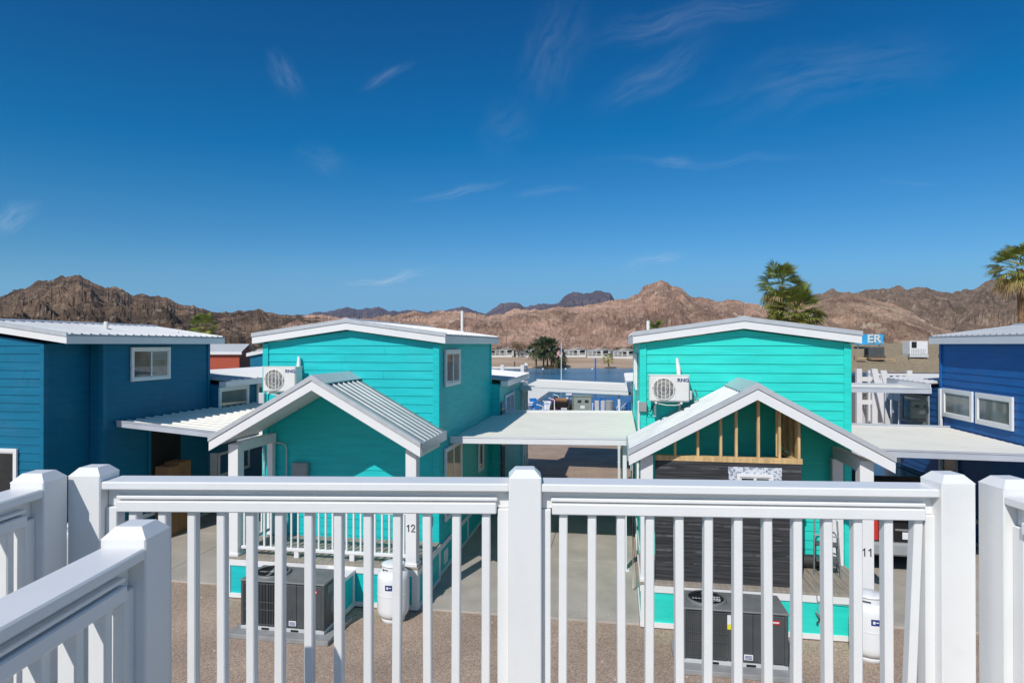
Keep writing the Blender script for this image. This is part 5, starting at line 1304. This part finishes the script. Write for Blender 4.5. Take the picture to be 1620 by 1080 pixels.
# ------------------------------------------------------------------ left background: more cabins
def cabin(label, loc, rz, wall, w, d, zs, gable_front=False):
    t = thing('cabin', label, 'house', loc, rz, 'cabins beyond the row'); P = M[wall]; rise = .45
    mb = MB()
    if gable_front: mb.prism([(0, 0), (w, 0), (w, zs), (w / 2, zs + rise), (0, zs)], 0, d); lap(mb, (0, 0, 0), (1, 0, 0), (0, -1, 0), w, .3, zs + rise, [(-2 * rise / w, 1, zs), (2 * rise / w, 1, zs + 2 * rise)])
    else:
        mb.prism([(0, 0), (d, 0), (d, zs), (d / 2, zs + rise), (0, zs)], 0, w, 'yz'); lap(mb, (0, 0, 0), (1, 0, 0), (0, -1, 0), w, .3, zs)
    mb.build('wall', P, t); mb = MB()
    if gable_front:
        for a, b in ((-.2, w / 2), (w + .2, w / 2)): ribbed(mb, a, zs + .1, b, zs + rise + .22, -.15, d + .2)
    else:
        for a, b in ((-.2, d / 2), (d + .2, d / 2)): ribbed(mb, a, zs + .1, b, zs + rise + .18, -.25, w + .25, along='x')
    r = mb.build('roof', M['whiteroof'], t); mb = MB()
    if gable_front: gable_band(mb, -.2, w + .2, zs - .12, 2 * rise / w, 0, .2, -.17, -.14)
    else: mb.box(-.25, w + .25, -.23, -.205, zs - .12, zs + .08)
    mb.build('fascia', M['gutter'], r); window(t, (0, 0, 0), (1, 0, 0), (0, -1, 0), w * .3, w * .5, zs - 2.2, zs - 1.2); return t
cabin('rust red cabin with a white ribbed roof beyond the lake blue house', (-28.0, 45, 0), 0, 'rust', 8.6, 2.2, 4.02)
cabin('small blue cabin with a white gable just left of house 12', (-17.6, 42.5, 0), 0, 'blue', 4.6, 6, 3.92, True)
t = thing('shade_roof', 'thin pale shade roof on posts beyond the rust red cabin', 'shade roof', (-31, 66, 0))
mb = MB(); mb.box(0, 7, 0, 5, 3.75, 3.9); mb.build('roof_panel', M['whiteroof'], t)
for a in (.2, 2.4, 4.6, 6.8):
    mb = MB(); mb.box(a - .07, a + .07, .1, .24, 0, 3.75); mb.build('post', M['ltgrey'], t)

# ------------------------------------------------------------------ air, sky, sun, camera
SUN_EL, SUN_AZ = R(43), R(27)           # light travels away from the viewer, 27 degrees to the right
hz = MB(); hz.box(-2500, 2500, -60, 4200, -6.5, 420)
m, nt, N, L, b = new_mat('desert air'); N.remove(b)
pv = N.new('ShaderNodeVolumePrincipled'); pv.inputs['Density'].default_value = .00006; pv.inputs['Color'].default_value = (.45, .70, 1, 1); pv.inputs['Anisotropy'].default_value = .2
L.new(pv.outputs[0], N['Material Output'].inputs['Volume'])
USE_HAZE = True
if USE_HAZE:
    o = hz.build('haze', m); struct(o, 'stuff')

w = bpy.data.worlds.new('World'); scn.world = w; w.use_nodes = True
nt = w.node_tree; N, L = nt.nodes, nt.links; bg = N['Background']
sky = N.new('ShaderNodeTexSky'); sky.sky_type = 'NISHITA'; sky.sun_disc = False
sky.sun_elevation = SUN_EL; sky.sun_rotation = R(180) + SUN_AZ
sky.altitude = 150; sky.air_density = 1.0; sky.dust_density = .15; sky.ozone_density = 3.5
hs = N.new('ShaderNodeHueSaturation'); hs.inputs['Saturation'].default_value = 1.22; hs.inputs['Hue'].default_value = .497
L.new(sky.outputs[0], hs.inputs['Color'])
tc = N.new('ShaderNodeTexCoord'); sep = N.new('ShaderNodeSeparateXYZ'); L.new(tc.outputs['Generated'], sep.inputs[0])
def math_(op, a, b=None, c=None):
    n = N.new('ShaderNodeMath'); n.operation = op
    for i, q in enumerate((a, b, c)):
        if q is None: continue
        if isinstance(q, (int, float)): n.inputs[i].default_value = q
        else: L.new(q, n.inputs[i])
    return n.outputs[0]
yy = math_('MAXIMUM', sep.outputs['Y'], .02); U = math_('DIVIDE', sep.outputs['X'], yy); V = math_('DIVIDE', sep.outputs['Z'], yy)
uv = N.new('ShaderNodeCombineXYZ'); L.new(U, uv.inputs[0]); L.new(V, uv.inputs[1])
W_ = [((425, 70), (468, 150), 13, .16), ((580, 138), (655, 95), 6, .20), ((905, 0), (840, 155), 30, .11), ((945, 168), (1130, 58), 20, .13), ((935, 50), (1235, 2), 17, .15),
      ((1120, 165), (1510, 75), 40, .12), ((925, 250), (1290, 252), 7, .10), ((1030, 254), (1100, 246), 8, .16), ((645, 325), (800, 282), 6, .26), ((815, 305), (918, 290), 5, .16), ((-20, 362), (62, 324), 13, .38),
      ((555, 444), (684, 431), 4.5, .75), ((998, 424), (1078, 406), 7, .42), ((760, 230), (840, 180), 26, .08), ((480, 235), (545, 272), 18, .10), ((1380, 300), (1505, 291), 3, .10), ((455, 436), (500, 433), 4, .12)]
tot = None
nf = N.new('ShaderNodeTexNoise'); nf.inputs['Scale'].default_value = 6; nf.inputs['Detail'].default_value = 5
L.new(uv.outputs[0], nf.inputs['Vector'])
wp = N.new('ShaderNodeVectorMath'); wp.operation = 'MULTIPLY_ADD'; L.new(nf.outputs['Color'], wp.inputs[0]); wp.inputs[1].default_value = (.085, .085, 0); L.new(uv.outputs[0], wp.inputs[2])
off = N.new('ShaderNodeVectorMath'); off.operation = 'SUBTRACT'; L.new(wp.outputs[0], off.inputs[0]); off.inputs[1].default_value = (.0425, .0425, 0)
for (xa, ya), (xb, yb), wd, st in W_:
    cx, cy = ((xa + xb) / 2 - 810) / 1000, (545 - (ya + yb) / 2) / 1000; dx, dy = (xb - xa) / 1000, (ya - yb) / 1000
    ln = math.hypot(dx, dy) / 2; an = math.atan2(dy, dx)
    mp = N.new('ShaderNodeMapping'); mp.vector_type = 'TEXTURE'
    mp.inputs['Location'].default_value = (cx, cy, 0); mp.inputs['Rotation'].default_value = (0, 0, an); mp.inputs['Scale'].default_value = (ln * 1.4, wd / 1000 * 2.0, 1)
    L.new(off.outputs[0], mp.inputs['Vector'])
    le = N.new('ShaderNodeVectorMath'); le.operation = 'LENGTH'; L.new(mp.outputs[0], le.inputs[0])
    mr = N.new('ShaderNodeMapRange'); mr.interpolation_type = 'SMOOTHSTEP'; mr.inputs['From Min'].default_value = 1; mr.inputs['From Max'].default_value = .0
    mr.inputs['To Max'].default_value = st * .8
    L.new(le.outputs['Value'], mr.inputs['Value'])
    nz = N.new('ShaderNodeTexNoise'); nz.inputs['Scale'].default_value = 1.6; nz.inputs['Detail'].default_value = 6; nz.inputs['Roughness'].default_value = .6
    m2 = N.new('ShaderNodeMapping'); m2.inputs['Scale'].default_value = (1.0 + 2.5 * ln, 2.6, 1); m2.inputs['Location'].default_value = (xa * .37, ya * .11, 0); L.new(mp.outputs[0], m2.inputs['Vector']); L.new(m2.outputs[0], nz.inputs['Vector'])
    r2 = N.new('ShaderNodeMapRange'); r2.inputs['From Min'].default_value = .32; r2.inputs['From Max'].default_value = .72; L.new(nz.outputs['Fac'], r2.inputs['Value'])
    q = math_('MULTIPLY', mr.outputs[0], r2.outputs[0]); tot = q if tot is None else math_('ADD', tot, q)
front = math_('GREATER_THAN', sep.outputs['Y'], .05); tot = math_('MULTIPLY', tot, front)
# the clear desert sky opposite the sun is a deeper, polarised blue than the rest of the dome
ma = N.new('ShaderNodeVectorMath'); ma.operation = 'MULTIPLY_ADD'; L.new(hs.outputs[0], ma.inputs[0]); ma.inputs[1].default_value = (.674, .89, 1.13); ma.inputs[2].default_value = (-.60, -.50, -1.02)
mxx = N.new('ShaderNodeVectorMath'); mxx.operation = 'MAXIMUM'; L.new(ma.outputs[0], mxx.inputs[0]); mxx.inputs[1].default_value = (.002, .3, .8)
df = N.new('ShaderNodeMapRange'); df.interpolation_type = 'SMOOTHSTEP'; df.inputs['From Min'].default_value = .2; df.inputs['From Max'].default_value = .72; L.new(sep.outputs['Y'], df.inputs['Value'])
deep = N.new('ShaderNodeMix'); deep.data_type = 'RGBA'; L.new(df.outputs[0], deep.inputs['Factor']); L.new(hs.outputs[0], deep.inputs['A']); L.new(mxx.outputs[0], deep.inputs['B'])
lowf = N.new('ShaderNodeMapRange'); lowf.interpolation_type = 'SMOOTHSTEP'; lowf.inputs['From Min'].default_value = .17; lowf.inputs['From Max'].default_value = .02; lowf.inputs['To Max'].default_value = .9
L.new(V, lowf.inputs['Value'])
lf = math_('MULTIPLY', lowf.outputs[0], df.outputs[0])
lowm = N.new('ShaderNodeMix'); lowm.data_type = 'RGBA'; L.new(lf, lowm.inputs['Factor']); L.new(deep.outputs['Result'], lowm.inputs['A']); lowm.inputs['B'].default_value = (1.75, 4.2, 7.2, 1)
cm = N.new('ShaderNodeMix'); cm.data_type = 'RGBA'; L.new(tot, cm.inputs['Factor']); L.new(lowm.outputs['Result'], cm.inputs['A']); cm.inputs['B'].default_value = (6.0, 7.2, 8.6, 1)
L.new(cm.outputs['Result'], bg.inputs['Color']); bg.inputs['Strength'].default_value = .10

sun = bpy.data.lights.new('Sun', 'SUN'); sun.energy = 3.6; sun.angle = R(.53); sun.color = (1, .955, .89)
so = bpy.data.objects.new('sun', sun); COL.objects.link(so)
dv = Vector((math.sin(SUN_AZ) * math.cos(SUN_EL), math.cos(SUN_AZ) * math.cos(SUN_EL), -math.sin(SUN_EL)))
so.rotation_euler = dv.to_track_quat('-Z', 'Y').to_euler(); so.location = (0, -20, 30)
cam = bpy.data.cameras.new('Camera'); cam.lens = 36 * 1000 / 1620; cam.clip_start = .05; cam.clip_end = 40000
co = bpy.data.objects.new('camera', cam); COL.objects.link(co); co.location = (0, 0, CH); co.rotation_euler = (R(90) + math.atan(5 / 1000), 0, 0)
scn.camera = co
scn.view_settings.view_transform = 'Standard'; scn.view_settings.look = 'None'; scn.view_settings.exposure = 0; scn.view_settings.gamma = 1
scn.cycles.max_bounces = 6; scn.cycles.volume_bounces = 0; scn.cycles.use_denoising = True
